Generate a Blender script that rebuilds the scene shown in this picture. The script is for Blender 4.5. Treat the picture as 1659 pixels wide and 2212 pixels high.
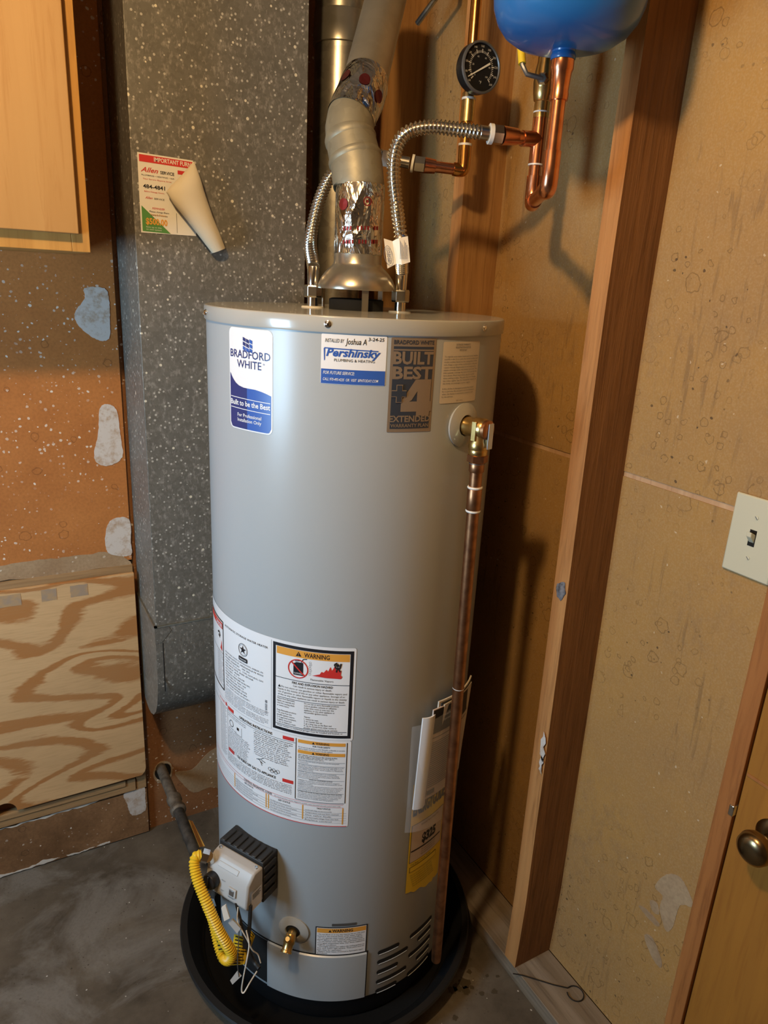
import bpy, math, random
from mathutils import Vector, Matrix
import numpy as np
random.seed(7)
for o in list(bpy.data.objects): bpy.data.objects.remove(o)
SC = bpy.context.scene
COL = SC.collection
# ------------------------------------------------------------------ camera
F, YAW, PIT, ROL = 1525.449, 0.526153, 0.312378, 0.053817
CAM = np.array([-0.642794, -1.255655, 1.552290])
PCX, PCY = 829.5, 1106.0
_f = np.array([math.sin(YAW)*math.cos(PIT), math.cos(YAW)*math.cos(PIT), -math.sin(PIT)])
_r0 = np.array([math.cos(YAW), -math.sin(YAW), 0.0]); _u0 = np.cross(_r0, _f)
_r = math.cos(ROL)*_r0 + math.sin(ROL)*_u0; _u = -math.sin(ROL)*_r0 + math.cos(ROL)*_u0
cd = bpy.data.cameras.new('camera'); cam = bpy.data.objects.new('camera', cd); COL.objects.link(cam)
cd.sensor_fit = 'HORIZONTAL'; cd.sensor_width = 36.0; cd.lens = F*36.0/1659.0; cd.clip_start = 0.01
cam.matrix_world = Matrix(((_r[0], _u[0], -_f[0], CAM[0]), (_r[1], _u[1], -_f[1], CAM[1]), (_r[2], _u[2], -_f[2], CAM[2]), (0, 0, 0, 1)))
SC.camera = cam
# ------------------------------------------------------------------ world, lights, exposure
w = bpy.data.worlds.new('world'); SC.world = w; w.use_nodes = True
w.node_tree.nodes['Background'].inputs[0].default_value = (0.62, 0.72, 0.85, 1)
w.node_tree.nodes['Background'].inputs[1].default_value = 0.25
LAMP = (-0.88, -0.82, 2.33)
ld = bpy.data.lights.new('bulb_light', 'POINT'); ld.energy = 43; ld.color = (1.0, 0.68, 0.34); ld.shadow_soft_size = 0.045
lo = bpy.data.objects.new('bulb_light', ld); COL.objects.link(lo); lo.location = LAMP
XL, YB = -1.85, -3.2     # far side wall (with the glazed opening) and the wall behind the camera
WY0, WY1, WZ0, WZ1 = -.66, -.12, .92, 1.62
wd = bpy.data.lights.new('window_daylight', 'AREA'); wd.shape = 'RECTANGLE'; wd.size = WY1-WY0-.06; wd.size_y = WZ1-WZ0-.06
wd.energy = 21; wd.color = (0.50, 0.76, 1.0)
wo = bpy.data.objects.new('window_daylight', wd); COL.objects.link(wo)
wo.location = (XL+.01, (WY0+WY1)/2, (WZ0+WZ1)/2); wo.rotation_euler = (math.pi/2, 0, -math.pi/2)
VS = SC.view_settings; VS.view_transform = 'Standard'; VS.look = 'None'; VS.gamma = 1; VS.use_curve_mapping = False
VS.exposure = 0.37
SC.display_settings.display_device = 'sRGB'

# ------------------------------------------------------------------ pixel -> place helpers (distance comes from the touched surface)
def ray(x, y): return _r*((x-PCX)/F) - _u*((y-PCY)/F) + _f
def at(x, y, d): return tuple(CAM + ray(x, y)*d)
def onp(x, y, ax, v):
    d = ray(x, y); t = (v-CAM[ax])/d[ax]; return tuple(CAM+t*d)
def onx(x, y, v): return onp(x, y, 0, v)
def ony(x, y, v): return onp(x, y, 1, v)
def onz(x, y, v): return onp(x, y, 2, v)
RT = 0.28
A0 = math.radians(-120)
def cyl(x, y, R=RT):
    d = ray(x, y); A = d[0]**2+d[1]**2; B = 2*(CAM[0]*d[0]+CAM[1]*d[1]); c = CAM[0]**2+CAM[1]**2-R*R
    q = max(0.0, B*B-4*A*c); t = (-B-math.sqrt(q))/(2*A); P = CAM+t*d
    a = math.atan2(P[1], P[0])
    if a > 1.2: a -= 2*math.pi
    return ((a-A0)*RT, P[2])
def cmap(u, z, off=0.0):
    a = A0+u/RT; return ((RT+off)*math.cos(a), (RT+off)*math.sin(a), z)
def ua(deg): return (math.radians(deg)-A0)*RT

# ------------------------------------------------------------------ mesh builder
class MB:
    def __init__(s): s.v = []; s.f = []; s.m = []; s.mi = 0
    def add(s, vs, fs):
        b = len(s.v); s.v += [tuple(map(float, p)) for p in vs]
        for f in fs: s.f.append(tuple(i+b for i in f)); s.m.append(s.mi)
        return s
    def box(s, a, b):
        x0, y0, z0 = a; x1, y1, z1 = b
        return s.add([(x0,y0,z0),(x1,y0,z0),(x1,y1,z0),(x0,y1,z0),(x0,y0,z1),(x1,y0,z1),(x1,y1,z1),(x0,y1,z1)],
                     [(0,3,2,1),(4,5,6,7),(0,1,5,4),(1,2,6,5),(2,3,7,6),(3,0,4,7)])
    def obox(s, o, X, Y, Z, a, b):
        o = np.array(o); X = np.array(X); Y = np.array(Y); Z = np.array(Z)
        n = MB().box(a, b); return s.add([tuple(o+X*p[0]+Y*p[1]+Z*p[2]) for p in n.v], n.f)
    def tube(s, pts, rs, n=16, cap=True, ell=None):
        P = [np.array(p, float) for p in pts]; k = len(P)
        if not hasattr(rs, '__len__'): rs = [rs]*k
        T = []
        for i in range(k):
            t = P[min(i+1, k-1)]-P[max(i-1, 0)]; L = np.linalg.norm(t); T.append(t/L if L > 1e-9 else np.array([0, 0, 1.]))
        ref = np.array([0, 0, 1.]) if abs(T[0][2]) < .9 else np.array([1., 0, 0])
        x = np.cross(ref, T[0]); x /= np.linalg.norm(x); vs = []; fs = []
        for i in range(k):
            x = x-T[i]*np.dot(x, T[i]); x /= np.linalg.norm(x); y = np.cross(T[i], x)
            for j in range(n):
                a = 2*math.pi*j/n; vs.append(P[i]+rs[i]*(math.cos(a)*x+math.sin(a)*y))
        for i in range(k-1):
            for j in range(n): fs.append((i*n+j, i*n+(j+1) % n, (i+1)*n+(j+1) % n, (i+1)*n+j))
        if cap: fs += [tuple(reversed(range(n))), tuple(range((k-1)*n, k*n))]
        return s.add(vs, fs)
    def lathe(s, prof, o=(0, 0, 0), ax=(0, 0, 1), n=48, closed=False, cap=True):
        ax = np.array(ax, float); ax /= np.linalg.norm(ax); o = np.array(o, float)
        ref = np.array([0, 0, 1.]) if abs(ax[2]) < .9 else np.array([1., 0, 0])
        x = np.cross(ref, ax); x /= np.linalg.norm(x); y = np.cross(ax, x); vs = []; fs = []; k = len(prof)
        for r, h in prof:
            for j in range(n):
                a = 2*math.pi*j/n; vs.append(o+ax*h+max(r, 1e-5)*(math.cos(a)*x+math.sin(a)*y))
        for i in range(k-1+(1 if closed else 0)):
            i2 = (i+1) % k
            for j in range(n): fs.append((i*n+j, i*n+(j+1) % n, i2*n+(j+1) % n, i2*n+j))
        if cap and not closed:
            fs += [tuple(reversed(range(n))), tuple(range((k-1)*n, k*n))]
        return s.add(vs, fs)
    def prism(s, poly, th):
        """poly: 3D points, extruded by vector th"""
        n = len(poly); th = np.array(th); vs = [np.array(q, float) for q in poly]; vs = vs+[q+th for q in vs]
        return s.add(vs, [tuple(reversed(range(n))), tuple(range(n, 2*n))]+[(i, (i+1) % n, n+(i+1) % n, n+i) for i in range(n)])
    # cylinder-wrapped print -------------------------------------------------
    def cpatch(s, u0, u1, z0, z1, off, rc=0.0, back=None):
        n = max(2, int(abs(u1-u0)/0.006)+1); us = [u0+(u1-u0)*i/n for i in range(n+1)]
        if rc > 0: us = sorted(set([u0+rc*(1-math.cos(k*math.pi/10)) for k in range(6)]+[u1-rc*(1-math.cos(k*math.pi/10)) for k in range(6)]+[u for u in us if u0+rc < u < u1-rc]))
        vs = []; fs = []
        for u in us:
            d = 0.0
            if rc > 0:
                e = min(u-u0, u1-u)
                if e < rc: d = rc-math.sqrt(max(0, rc*rc-(rc-e)**2))
            vs += [cmap(u, z0+d, off), cmap(u, z1-d, off)]
        for i in range(len(us)-1): fs.append((2*i, 2*i+2, 2*i+3, 2*i+1))
        return s.add(vs, fs)
    def cpoly(s, uz, off):
        return s.add([cmap(u, z, off) for u, z in uz], [tuple(range(len(uz)))])
    def cline(s, a, b, w, off):
        a = np.array(a); b = np.array(b); L = np.linalg.norm(b-a); n = max(1, int(L/0.01)); t = (b-a)/L; q = np.array([-t[1], t[0]])*w/2
        for i in range(n):
            p0 = a+(b-a)*i/n; p1 = a+(b-a)*(i+1)/n; s.cpoly([p0-q, p1-q, p1+q, p0+q], off)
        return s
def catmull(P, n=12):
    P = [np.array(p, float) for p in P]; Q = [2*P[0]-P[1]]+P+[2*P[-1]-P[-2]]; out = []
    for i in range(1, len(Q)-2):
        for k in range(n):
            t = k/n; a, b, c, d = Q[i-1], Q[i], Q[i+1], Q[i+2]
            out.append(.5*(2*b+(c-a)*t+(2*a-5*b+4*c-d)*t*t+(3*b-a-3*c+d)*t**3))
    out.append(P[-1]); return out
def resample(P, step):
    P = [np.array(p) for p in P]; L = [0]
    for i in range(1, len(P)): L.append(L[-1]+np.linalg.norm(P[i]-P[i-1]))
    n = max(2, int(L[-1]/step)); A = np.array(P)
    return [np.array([np.interp(L[-1]*i/n, L, A[:, k]) for k in range(3)]) for i in range(n+1)], L[-1]
def corrugated(mb, pts, r, pitch, amp, n=16):
    Q, L = resample(catmull(pts), pitch/6); rs = [r+amp*math.cos(2*math.pi*i/6) for i in range(len(Q))]
    return mb.tube(Q, rs, n)

# ------------------------------------------------------------------ objects
def ob(name, mb, mats, parent=None, smooth=40, bevel=0, label=None, kind=None, recalc=True):
    me = bpy.data.meshes.new(name); me.from_pydata(mb.v, [], mb.f)
    if not isinstance(mats, (list, tuple)): mats = [mats]
    for m in mats: me.materials.append(m)
    if len(mats) > 1: me.polygons.foreach_set('material_index', mb.m)
    if recalc:
        import bmesh
        bm = bmesh.new(); bm.from_mesh(me); bmesh.ops.recalc_face_normals(bm, faces=bm.faces); bm.to_mesh(me); bm.free()
    if smooth:
        me.polygons.foreach_set('use_smooth', [True]*len(me.polygons)); me.set_sharp_from_angle(angle=math.radians(smooth))
    me.update()
    o = bpy.data.objects.new(name, me); COL.objects.link(o)
    if bevel:
        b = o.modifiers.new('bevel', 'BEVEL'); b.width = bevel; b.segments = 2; b.limit_method = 'ANGLE'; b.angle_limit = math.radians(40)
    if parent is not None:
        o.parent = parent; o.matrix_parent_inverse = Matrix.Translation(-Vector(base_of(parent)))
    if label: o['label'] = label
    if kind: o['kind'] = kind
    return o
_base = {}
def base_of(o): return _base.get(o.name, (0, 0, 0))
def thing(name, label, cat, loc=(0, 0, 0), group=None):
    o = bpy.data.objects.new(name, None); COL.objects.link(o); o.location = loc; _base[o.name] = loc
    o['label'] = label; o['category'] = cat; o.empty_display_size = .05
    if group: o['group'] = group
    return o
def tag(o, label, cat, group=None):
    o['label'] = label; o['category'] = cat
    if group: o['group'] = group
    return o

# ------------------------------------------------------------------ materials
def mat(name, col, rough=.5, metal=0.0, coat=0.0, spec=.5, trans=0.0, alpha=1.0):
    m = bpy.data.materials.new(name); m.use_nodes = True; b = m.node_tree.nodes['Principled BSDF']
    b.inputs['Base Color'].default_value = (*col, 1); b.inputs['Roughness'].default_value = rough; b.inputs['Metallic'].default_value = metal
    b.inputs['Coat Weight'].default_value = coat; b.inputs['Specular IOR Level'].default_value = spec
    b.inputs['Transmission Weight'].default_value = trans; b.inputs['Alpha'].default_value = alpha
    return m
class NT:
    def __init__(s, m): s.m = m; s.t = m.node_tree; s.b = s.t.nodes['Principled BSDF']; s.tc = s.t.nodes.new('ShaderNodeTexCoord')
    def map(s, sc=(1, 1, 1), rot=(0, 0, 0)):
        n = s.t.nodes.new('ShaderNodeMapping'); n.inputs['Scale'].default_value = sc; n.inputs['Rotation'].default_value = rot
        s.t.links.new(s.tc.outputs['Object'], n.inputs['Vector']); return n.outputs[0]
    def noise(s, vec, scale, detail=4, rough=.55, dist=0.0):
        n = s.t.nodes.new('ShaderNodeTexNoise'); n.inputs['Scale'].default_value = scale; n.inputs['Detail'].default_value = detail
        n.inputs['Roughness'].default_value = rough; n.inputs['Distortion'].default_value = dist
        s.t.links.new(vec, n.inputs['Vector']); return n.outputs['Fac']
    def vor(s, vec, scale, feat='F1', out='Distance', rnd=1.0):
        n = s.t.nodes.new('ShaderNodeTexVoronoi'); n.feature = feat; n.inputs['Scale'].default_value = scale; n.inputs['Randomness'].default_value = rnd
        s.t.links.new(vec, n.inputs['Vector']); return n.outputs[out]
    def wave(s, vec, scale, dist, detail=2, dscale=1.0, dirn='Z', prof='SIN'):
        n = s.t.nodes.new('ShaderNodeTexWave'); n.bands_direction = dirn; n.wave_profile = prof; n.inputs['Scale'].default_value = scale
        n.inputs['Distortion'].default_value = dist; n.inputs['Detail'].default_value = detail; n.inputs['Detail Scale'].default_value = dscale
        s.t.links.new(vec, n.inputs['Vector']); return n.outputs['Fac']
    def ramp(s, fac, a, b, inter='LINEAR'):
        n = s.t.nodes.new('ShaderNodeMapRange'); n.inputs['From Min'].default_value = a; n.inputs['From Max'].default_value = b
        s.t.links.new(fac, n.inputs['Value']); return n.outputs[0]
    def math(s, op, a, b):
        n = s.t.nodes.new('ShaderNodeMath'); n.operation = op
        for i, q in enumerate((a, b)):
            if isinstance(q, (int, float)): n.inputs[i].default_value = q
            else: s.t.links.new(q, n.inputs[i])
        return n.outputs[0]
    def mix(s, fac, a, b):
        n = s.t.nodes.new('ShaderNodeMix'); n.data_type = 'RGBA'
        for i, q in ((0, fac), (6, a), (7, b)):
            if isinstance(q, tuple): n.inputs[i].default_value = (*q, 1) if len(q) == 3 else q
            elif isinstance(q, (int, float)): n.inputs[i].default_value = q
            else: s.t.links.new(q, n.inputs[i])
        return n.outputs[2]
    def color(s, c): s.t.links.new(c, s.b.inputs['Base Color'])
    def rough(s, c): s.t.links.new(c, s.b.inputs['Roughness'])
    def bump(s, h, st=.3, dist=.002):
        n = s.t.nodes.new('ShaderNodeBump'); n.inputs['Strength'].default_value = st; n.inputs['Distance'].default_value = dist
        s.t.links.new(h, n.inputs['Height']); s.t.links.new(n.outputs[0], s.b.inputs['Normal'])
def plane2(N, ax, jit=0.0, jscale=60):
    sp = N.t.nodes.new('ShaderNodeSeparateXYZ'); N.t.links.new(N.tc.outputs['Object'], sp.inputs[0])
    cb = N.t.nodes.new('ShaderNodeCombineXYZ'); o = [i for i in range(3) if i != ax]
    N.t.links.new(sp.outputs[o[0]], cb.inputs[0]); N.t.links.new(sp.outputs[o[1]], cb.inputs[1])
    if not jit: return cb.outputs[0]
    nz = N.t.nodes.new('ShaderNodeTexNoise'); nz.inputs['Scale'].default_value = jscale; N.t.links.new(cb.outputs[0], nz.inputs['Vector'])
    sc = N.t.nodes.new('ShaderNodeVectorMath'); sc.operation = 'SCALE'; sc.inputs['Scale'].default_value = jit; N.t.links.new(nz.outputs['Color'], sc.inputs[0])
    ad = N.t.nodes.new('ShaderNodeVectorMath'); ad.operation = 'ADD'; N.t.links.new(cb.outputs[0], ad.inputs[0]); N.t.links.new(sc.outputs[0], ad.inputs[1])
    return ad.outputs[0]
def vor2(N, vec, scale):
    n = N.t.nodes.new('ShaderNodeTexVoronoi'); n.voronoi_dimensions = '2D'; n.inputs['Scale'].default_value = scale
    N.t.links.new(vec, n.inputs['Vector']); sp = N.t.nodes.new('ShaderNodeSeparateColor'); N.t.links.new(n.outputs['Color'], sp.inputs[0])
    return n.outputs['Distance'], sp.outputs[0], sp.outputs[1]
def dots2(N, vec, scale, size, keep):
    d, a, b = vor2(N, vec, scale)
    return N.math('MULTIPLY', N.math('LESS_THAN', d, N.math('MULTIPLY', N.math('MULTIPLY', b, b), size)), N.math('GREATER_THAN', a, 1-keep))
def rings2(N, vec, scale, r0, r1, w, keep):
    d, a, b = vor2(N, vec, scale); rad = N.math('ADD', N.math('MULTIPLY', b, r1-r0), r0)
    r = N.math('LESS_THAN', N.math('ABSOLUTE', N.math('SUBTRACT', d, rad), 0), w)
    return N.math('MULTIPLY', r, N.math('GREATER_THAN', a, 1-keep))
def specks(N, vec, scale, size, keep):
    """small hard-edged flecks: distance under size in cells picked by random colour"""
    n = N.t.nodes.new('ShaderNodeTexVoronoi'); n.inputs['Scale'].default_value = scale
    N.t.links.new(vec, n.inputs['Vector'])
    sp = N.t.nodes.new('ShaderNodeSeparateColor'); N.t.links.new(n.outputs['Color'], sp.inputs[0])
    sz = N.math('MULTIPLY', sp.outputs[1], size)
    return N.math('MULTIPLY', N.math('LESS_THAN', n.outputs['Distance'], sz), N.math('GREATER_THAN', sp.outputs[0], 1-keep))

def mk_drywall(name, c1, c2, fleck=.5, ax=1):
    m = mat(name, c1, .75, spec=.3); N = NT(m); v = N.map()
    c = N.mix(N.ramp(N.noise(v, 7, 6, .6), .35, .68), c1, c2)
    c = N.mix(N.math('MULTIPLY', N.ramp(N.noise(v, 160, 3), .4, .75), .35), c, tuple(q*.55 for q in c2))
    rg = rings2(N, plane2(N, ax, .014), 24, .10, .30, .025, .16*fleck+.02)
    c = N.mix(N.math('MULTIPLY', rg, .5), c, tuple(q*.4 for q in c2))
    cl = N.ramp(N.noise(v, 5, 3), .42, .62)
    sp_ = N.math('MULTIPLY', dots2(N, plane2(N, ax, .006, 90), 110, .36, .6*fleck), cl)
    c = N.mix(N.math('MULTIPLY', sp_, .9), c, (.80, .74, .64))
    c = N.mix(N.math('MULTIPLY', dots2(N, plane2(N, ax, .01, 70), 38, .13, .4*fleck), .9), c, (.78, .72, .62))
    N.color(c); N.bump(N.math('ADD', N.noise(v, 90, 4), N.math('MULTIPLY', rg, .6)), .2, .001); return m
M_brown = mk_drywall('brown_drywall', (.52, .205, .055), (.42, .155, .04))
M_brown_mid = mk_drywall('brown_drywall_dull', (.34, .155, .062), (.25, .105, .04), .35)
M_brown_low = mk_drywall('brown_drywall_worn', (.33, .18, .085), (.17, .088, .038), .2)
def mk_tan():
    m = mat('tan_hardboard', (.4, .26, .12), .7, spec=.3); N = NT(m); v = N.map()
    c = N.mix(N.ramp(N.noise(v, 3.2, 5, .6), .35, .7), (.42, .232, .066), (.35, .20, .075))
    blot = N.math('MULTIPLY', N.ramp(N.noise(N.map((1, 1, .7)), 55, 5, .7), .45, .7), N.ramp(N.noise(v, 4.2, 3), .45, .62))
    c = N.mix(N.math('MULTIPLY', blot, .55), c, (.27, .16, .075))
    c = N.mix(N.math('MULTIPLY', N.ramp(N.noise(v, 300, 2), .45, .8), .35), c, (.5, .36, .2))
    rg = N.math('MAXIMUM', rings2(N, plane2(N, 0, .018, 55), 17, .08, .26, .016, .42), rings2(N, plane2(N, 0, .012, 80), 38, .10, .30, .03, .4))
    area = N.ramp(N.noise(v, 2.6, 2), .42, .56)
    rg = N.math('MULTIPLY', rg, area)
    c = N.mix(N.math('MULTIPLY', rg, .55), c, (.16, .085, .03))
    st_ = N.math('MULTIPLY', N.ramp(N.noise(N.map((1, 1, .10)), 75, 4, .6, .6), .56, .64), N.ramp(N.noise(N.map((1, 1, .6)), 5, 2), .5, .62))
    c = N.mix(N.math('MULTIPLY', st_, .5), c, (.2, .115, .05))
    c = N.mix(N.math('MULTIPLY', N.math('MULTIPLY', dots2(N, plane2(N, 0, .01, 50), 48, .13, .3), area), .8), c, (.07, .04, .02))
    c = N.mix(N.math('MULTIPLY', dots2(N, plane2(N, 0, .012, 90), 30, .07, .3), .7), c, (.62, .5, .34))
    N.color(c); N.bump(N.math('ADD', N.noise(N.map((1, 1, .5)), 160, 4), N.math('MULTIPLY', rg, .5)), .6, .002); return m
M_tan = mk_tan()
def mk_wood(name, c1, c2, c3, along='Z', sc=1.0, bump=.4):
    m = mat(name, c1, .7, spec=.3); N = NT(m)
    st = {'Z': (1, 1, .06), 'Y': (1, .06, 1), 'X': (.06, 1, 1)}[along]; v = N.map(st)
    g = N.noise(v, 90*sc, 6, .65, .4); b = N.noise(v, 22*sc, 3, .5, .8)
    c = N.mix(N.ramp(b, .35, .65), c1, c2); c = N.mix(N.math('MULTIPLY', N.ramp(g, .5, .72), .7), c, c3)
    N.color(c); N.bump(g, bump, .003); return m
M_stud = mk_wood('stud_rough_shaded_face', (.27, .125, .046), (.20, .088, .031), (.095, .038, .013), 'Z', 1, 1.0)  # rough grain; shade on the wide face is put into this darker colour
M_stud_edge = mk_wood('stud_lit_edge', (.52, .25, .085), (.43, .19, .06), (.25, .10, .03), 'Z', 1, .6)  # lighter copy of the wood, painting in the light on the narrow edge
M_stud_far = mk_wood('stud_lit_face', (.42, .215, .07), (.34, .165, .05), (.2, .085, .025), 'Z', 1, .4)  # brighter copy for the far studs, lamplight on the wide face painted in
M_stud_pale = mk_wood('stud_timber_pale', (.58, .38, .22), (.5, .3, .16), (.36, .2, .1), 'Z', 1, .3)
M_plate = mk_wood('plate_timber', (.27, .22, .165), (.2, .15, .1), (.1, .07, .045), 'Y')
M_board = mk_wood('board_timber', (.46, .29, .14), (.36, .22, .1), (.2, .11, .05), 'X')
M_birch = mk_wood('cabinet_birch', (.50, .285, .10), (.44, .235, .075), (.37, .175, .048), 'Z', .8, .08)
M_birch_frame = mk_wood('cabinet_frame_wood', (.60, .33, .09), (.5, .26, .065), (.36, .17, .04), 'Z', 1, .1)
M_doorface = mk_wood('door_veneer', (.37, .16, .022), (.33, .14, .02), (.26, .1, .014), 'Z', 1, .04)
M_dooredge = mk_wood('door_edge_fir', (.42, .175, .05), (.34, .13, .034), (.19, .065, .016), 'Z', 1, .3)
def mk_ply():
    m = mat('fir_plywood', (.6, .4, .2), .65, spec=.3); N = NT(m); v = N.map((1.0, 1, 2.1))
    big = N.noise(N.map((1.0, 1, 3.0), (0, .13, 0)), 2.3, 1.3, .4, .55)
    fine = N.noise(N.map((.5, 1, 3.0)), 45, 4, .6)
    fld = N.math('ADD', N.math('MULTIPLY', big, 8.0), N.math('MULTIPLY', fine, .35))
    fr_ = N.math('FRACT', fld, 0.0)
    band_ = N.math('MULTIPLY', N.ramp(fr_, .42, .52), N.ramp(fr_, .90, .80))
    c = N.mix(N.math('MULTIPLY', band_, .95), (.66, .43, .215), (.43, .185, .055))
    c = N.mix(N.math('MULTIPLY', N.ramp(N.noise(N.map((.08, 1, 1)), 260, 3), .45, .8), .35), c, (.42, .24, .1))
    c = N.mix(N.math('MULTIPLY', N.ramp(N.noise(v, 4, 3), .45, .75), .35), c, (.4, .25, .12))
    N.color(c); N.bump(N.noise(N.map((.08, 1, 1)), 200, 3), .12, .001); return m
M_ply = mk_ply()
def mk_conc():
    m = mat('concrete', (.3, .28, .25), .8, spec=.3); N = NT(m); v = N.map()
    c = N.mix(N.ramp(N.noise(v, 5, 7, .65), .38, .66), (.135, .11, .08), (.058, .045, .031))
    c = N.mix(N.math('MULTIPLY', N.ramp(N.noise(v, 3.6, 6, .65, .8), .5, .62), .75), c, (.20, .183, .16))
    c = N.mix(N.math('MULTIPLY', N.ramp(N.noise(v, 150, 3), .45, .8), .35), c, (.1, .085, .065))
    c = N.mix(N.math('MULTIPLY', N.math('MULTIPLY', dots2(N, plane2(N, 2, .008, 90), 110, .22, .3), N.ramp(N.noise(v, 6, 2), .48, .58)), .8), c, (.05, .04, .028))
    c = N.mix(N.math('MULTIPLY', dots2(N, plane2(N, 2, .006, 70), 40, .08, .2), .8), c, (.6, .56, .5))
    N.color(c); N.bump(N.noise(v, 120, 5), .25, .002); return m
M_conc = mk_conc()
def mk_galv(name, c1, c2, rough, metal, fleck, sp=55, band=False):
    m = mat(name, c1, rough, metal); N = NT(m); v = N.map()
    n = N.t.nodes.new('ShaderNodeTexVoronoi'); n.inputs['Scale'].default_value = sp; N.t.links.new(v, n.inputs['Vector'])
    s3 = N.t.nodes.new('ShaderNodeSeparateColor'); N.t.links.new(n.outputs['Color'], s3.inputs[0])
    c = N.mix(s3.outputs[0], c1, c2)
    c = N.mix(N.math('MULTIPLY', N.ramp(N.noise(v, 14, 5), .4, .7), .4), c, tuple(q*.7 for q in c1))
    if fleck:
        c = N.mix(N.math('MULTIPLY', N.ramp(N.noise(N.map((1, 1, .6)), 130, 3, .7), .52, .70), .55), c, (.42, .40, .36))
        c = N.mix(N.math('MULTIPLY', specks(N, v, 100, .32, .55), .75), c, (.62, .6, .54))
        c = N.mix(N.math('MULTIPLY', specks(N, v, 36, .16, .4), .95), c, (.8, .75, .6))
    N.color(c); N.bump(N.noise(v, 60, 3), .06, .002); return m
M_duct = mk_galv('galvanised_duct', (.15, .14, .118), (.185, .175, .15), .5, .2, True, 160)
M_galv = mk_galv('galvanised_flue', (.34, .31, .25), (.46, .42, .33), .3, .85, False, 70)
M_zinc = mk_galv('zinc_elbow', (.27, .24, .165), (.33, .295, .205), .5, .4, False, 70)
M_hood = mk_galv('hood_metal', (.46, .42, .33), (.5, .46, .38), .28, .85, False, 30)
def mk_paint():
    m = mat('heater_grey_enamel', (.40, .428, .442), .32, 0, .12, .5); N = NT(m); v = N.map()
    N.bump(N.noise(v, 220, 2), .05, .0008); N.b.inputs['Coat Roughness'].default_value = .2; return m
M_paint = mk_paint()
M_lid = mat('heater_lid_enamel', (.41, .41, .385), .2, 0, .3)
def mk_metal(name, c1, c2, rough, scale=60, metal=1.0):
    m = mat(name, c1, rough, metal); N = NT(m); v = N.map()
    N.color(N.mix(N.ramp(N.noise(v, scale, 4), .4, .68), c1, c2)); return m
M_copper = mk_metal('bright_copper', (.80, .36, .19), (.66, .26, .13), .24)
M_copper_old = mk_metal('aged_copper', (.50, .24, .115), (.30, .135, .07), .38, 45)
M_copper_gold = mk_metal('lacquered_copper', (.72, .36, .10), (.6, .28, .07), .22)
M_brass = mk_metal('brass', (.72, .5, .2), (.58, .38, .13), .3)
M_chrome = mat('chrome', (.75, .74, .7), .14, 1.0)
M_steel = mk_metal('stainless_corrugated', (.72, .68, .6), (.62, .58, .5), .2)
M_nut = mat('nickel_nut', (.5, .47, .4), .25, 1.0)
M_solder = mat('solder_white', (.75, .73, .68), .5, .1)
M_ptfe = mat('white_tape', (.78, .76, .68), .6)
def mk_foil():
    m = mat('foil_tape', (.74, .72, .66), .16, 1.0); N = NT(m); v = N.map((1, 1, .55))
    h = N.math('ADD', N.noise(v, 34, 3, .5, .7), N.math('MULTIPLY', N.vor(N.map((1, 1, .5)), 55), .5))
    N.bump(h, .85, .012); return m
M_foil = mk_foil()
M_blue = mat('expansion_tank_blue', (.018, .14, .42), .3, 0, .3)
M_black = mat('black_plastic', (.011, .011, .012), .36)
M_pan = mat('pan_black_plastic', (.010, .010, .010), .45)
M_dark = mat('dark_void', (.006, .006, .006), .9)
M_rubber = mat('black_rubber', (.02, .02, .02), .55)
M_greyplast = mat('control_grey_plastic', (.46, .455, .44), .42)
M_white = mat('label_white', (.80, .81, .83), .35, 0, .2)
M_wlab = mat('label_white_gloss', (.84, .85, .87), .3, 0, .3)
M_ink = mat('ink_black', (.012, .012, .016), .5)
M_inkgrey = mat('ink_grey', (.12, .12, .14), .5)
M_red = mat('ink_red', (.62, .035, .03), .45)
M_orange = mat('ink_orange', (.78, .36, .055), .45)
M_navy = mat('ink_navy', (.02, .035, .17), .35, 0, .2)
M_blueink = mat('ink_blue', (.035, .11, .44), .35, 0, .2)
M_green = mat('ink_green', (.09, .27, .06), .5)
M_label_tan = mat('label_cream', (.62, .55, .45), .5)
M_label_brz = mat('label_bronze', (.28, .215, .155), .38, .25)
M_label_slate = mat('label_slate', (.035, .045, .065), .4)
M_yel = mat('yellow_coating', (.80, .50, .02), .4)
M_yelpap = mat('yellow_label', (.78, .55, .03), .45)
M_paper = mat('paper_cream', (.80, .76, .66), .7)
M_paperback = mat('paper_back', (.70, .62, .46), .75)
M_pinkpap = mat('paper_pinkish', (.56, .46, .40), .6)
M_gyp = mat('gypsum_white', (.66, .63, .57), .9)
def mk_comp():
    m = mat('joint_compound', (.62, .57, .52), .85); N = NT(m); v = N.map()
    N.color(N.mix(N.ramp(N.noise(v, 45, 6, .7), .48, .7), (.62, .58, .54), (.42, .28, .17))); return m
M_comp = mk_comp()
M_torn = mk_drywall('torn_paper_tan', (.45, .33, .2), (.34, .22, .12), .3)
M_iron = mk_metal('black_iron_pipe', (.05, .046, .042), (.11, .1, .085), .55, 50, .5)
M_ironold = mk_metal('rusty_steel_pipe', (.2, .165, .125), (.1, .08, .06), .6, 60, .4)
M_ivory = mat('switch_ivory', (.60, .57, .42), .45)
M_lever = mat('lever_steel', (.6, .62, .66), .3, .9)
M_bronze = mat('knob_antique_brass', (.28, .2, .1), .25, 1.0)
M_grey = mat('grey_metal', (.2, .2, .2), .4, .7)
M_wirew = mat('wire_white', (.72, .68, .6), .5)
M_ceil = mat('ceiling_board', (.26, .2, .14), .8)
M_room = mat('far_wall_paint', (.15, .115, .085), .8)
M_stain = mat('oil_stain', (.06, .045, .025), .6)
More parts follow.
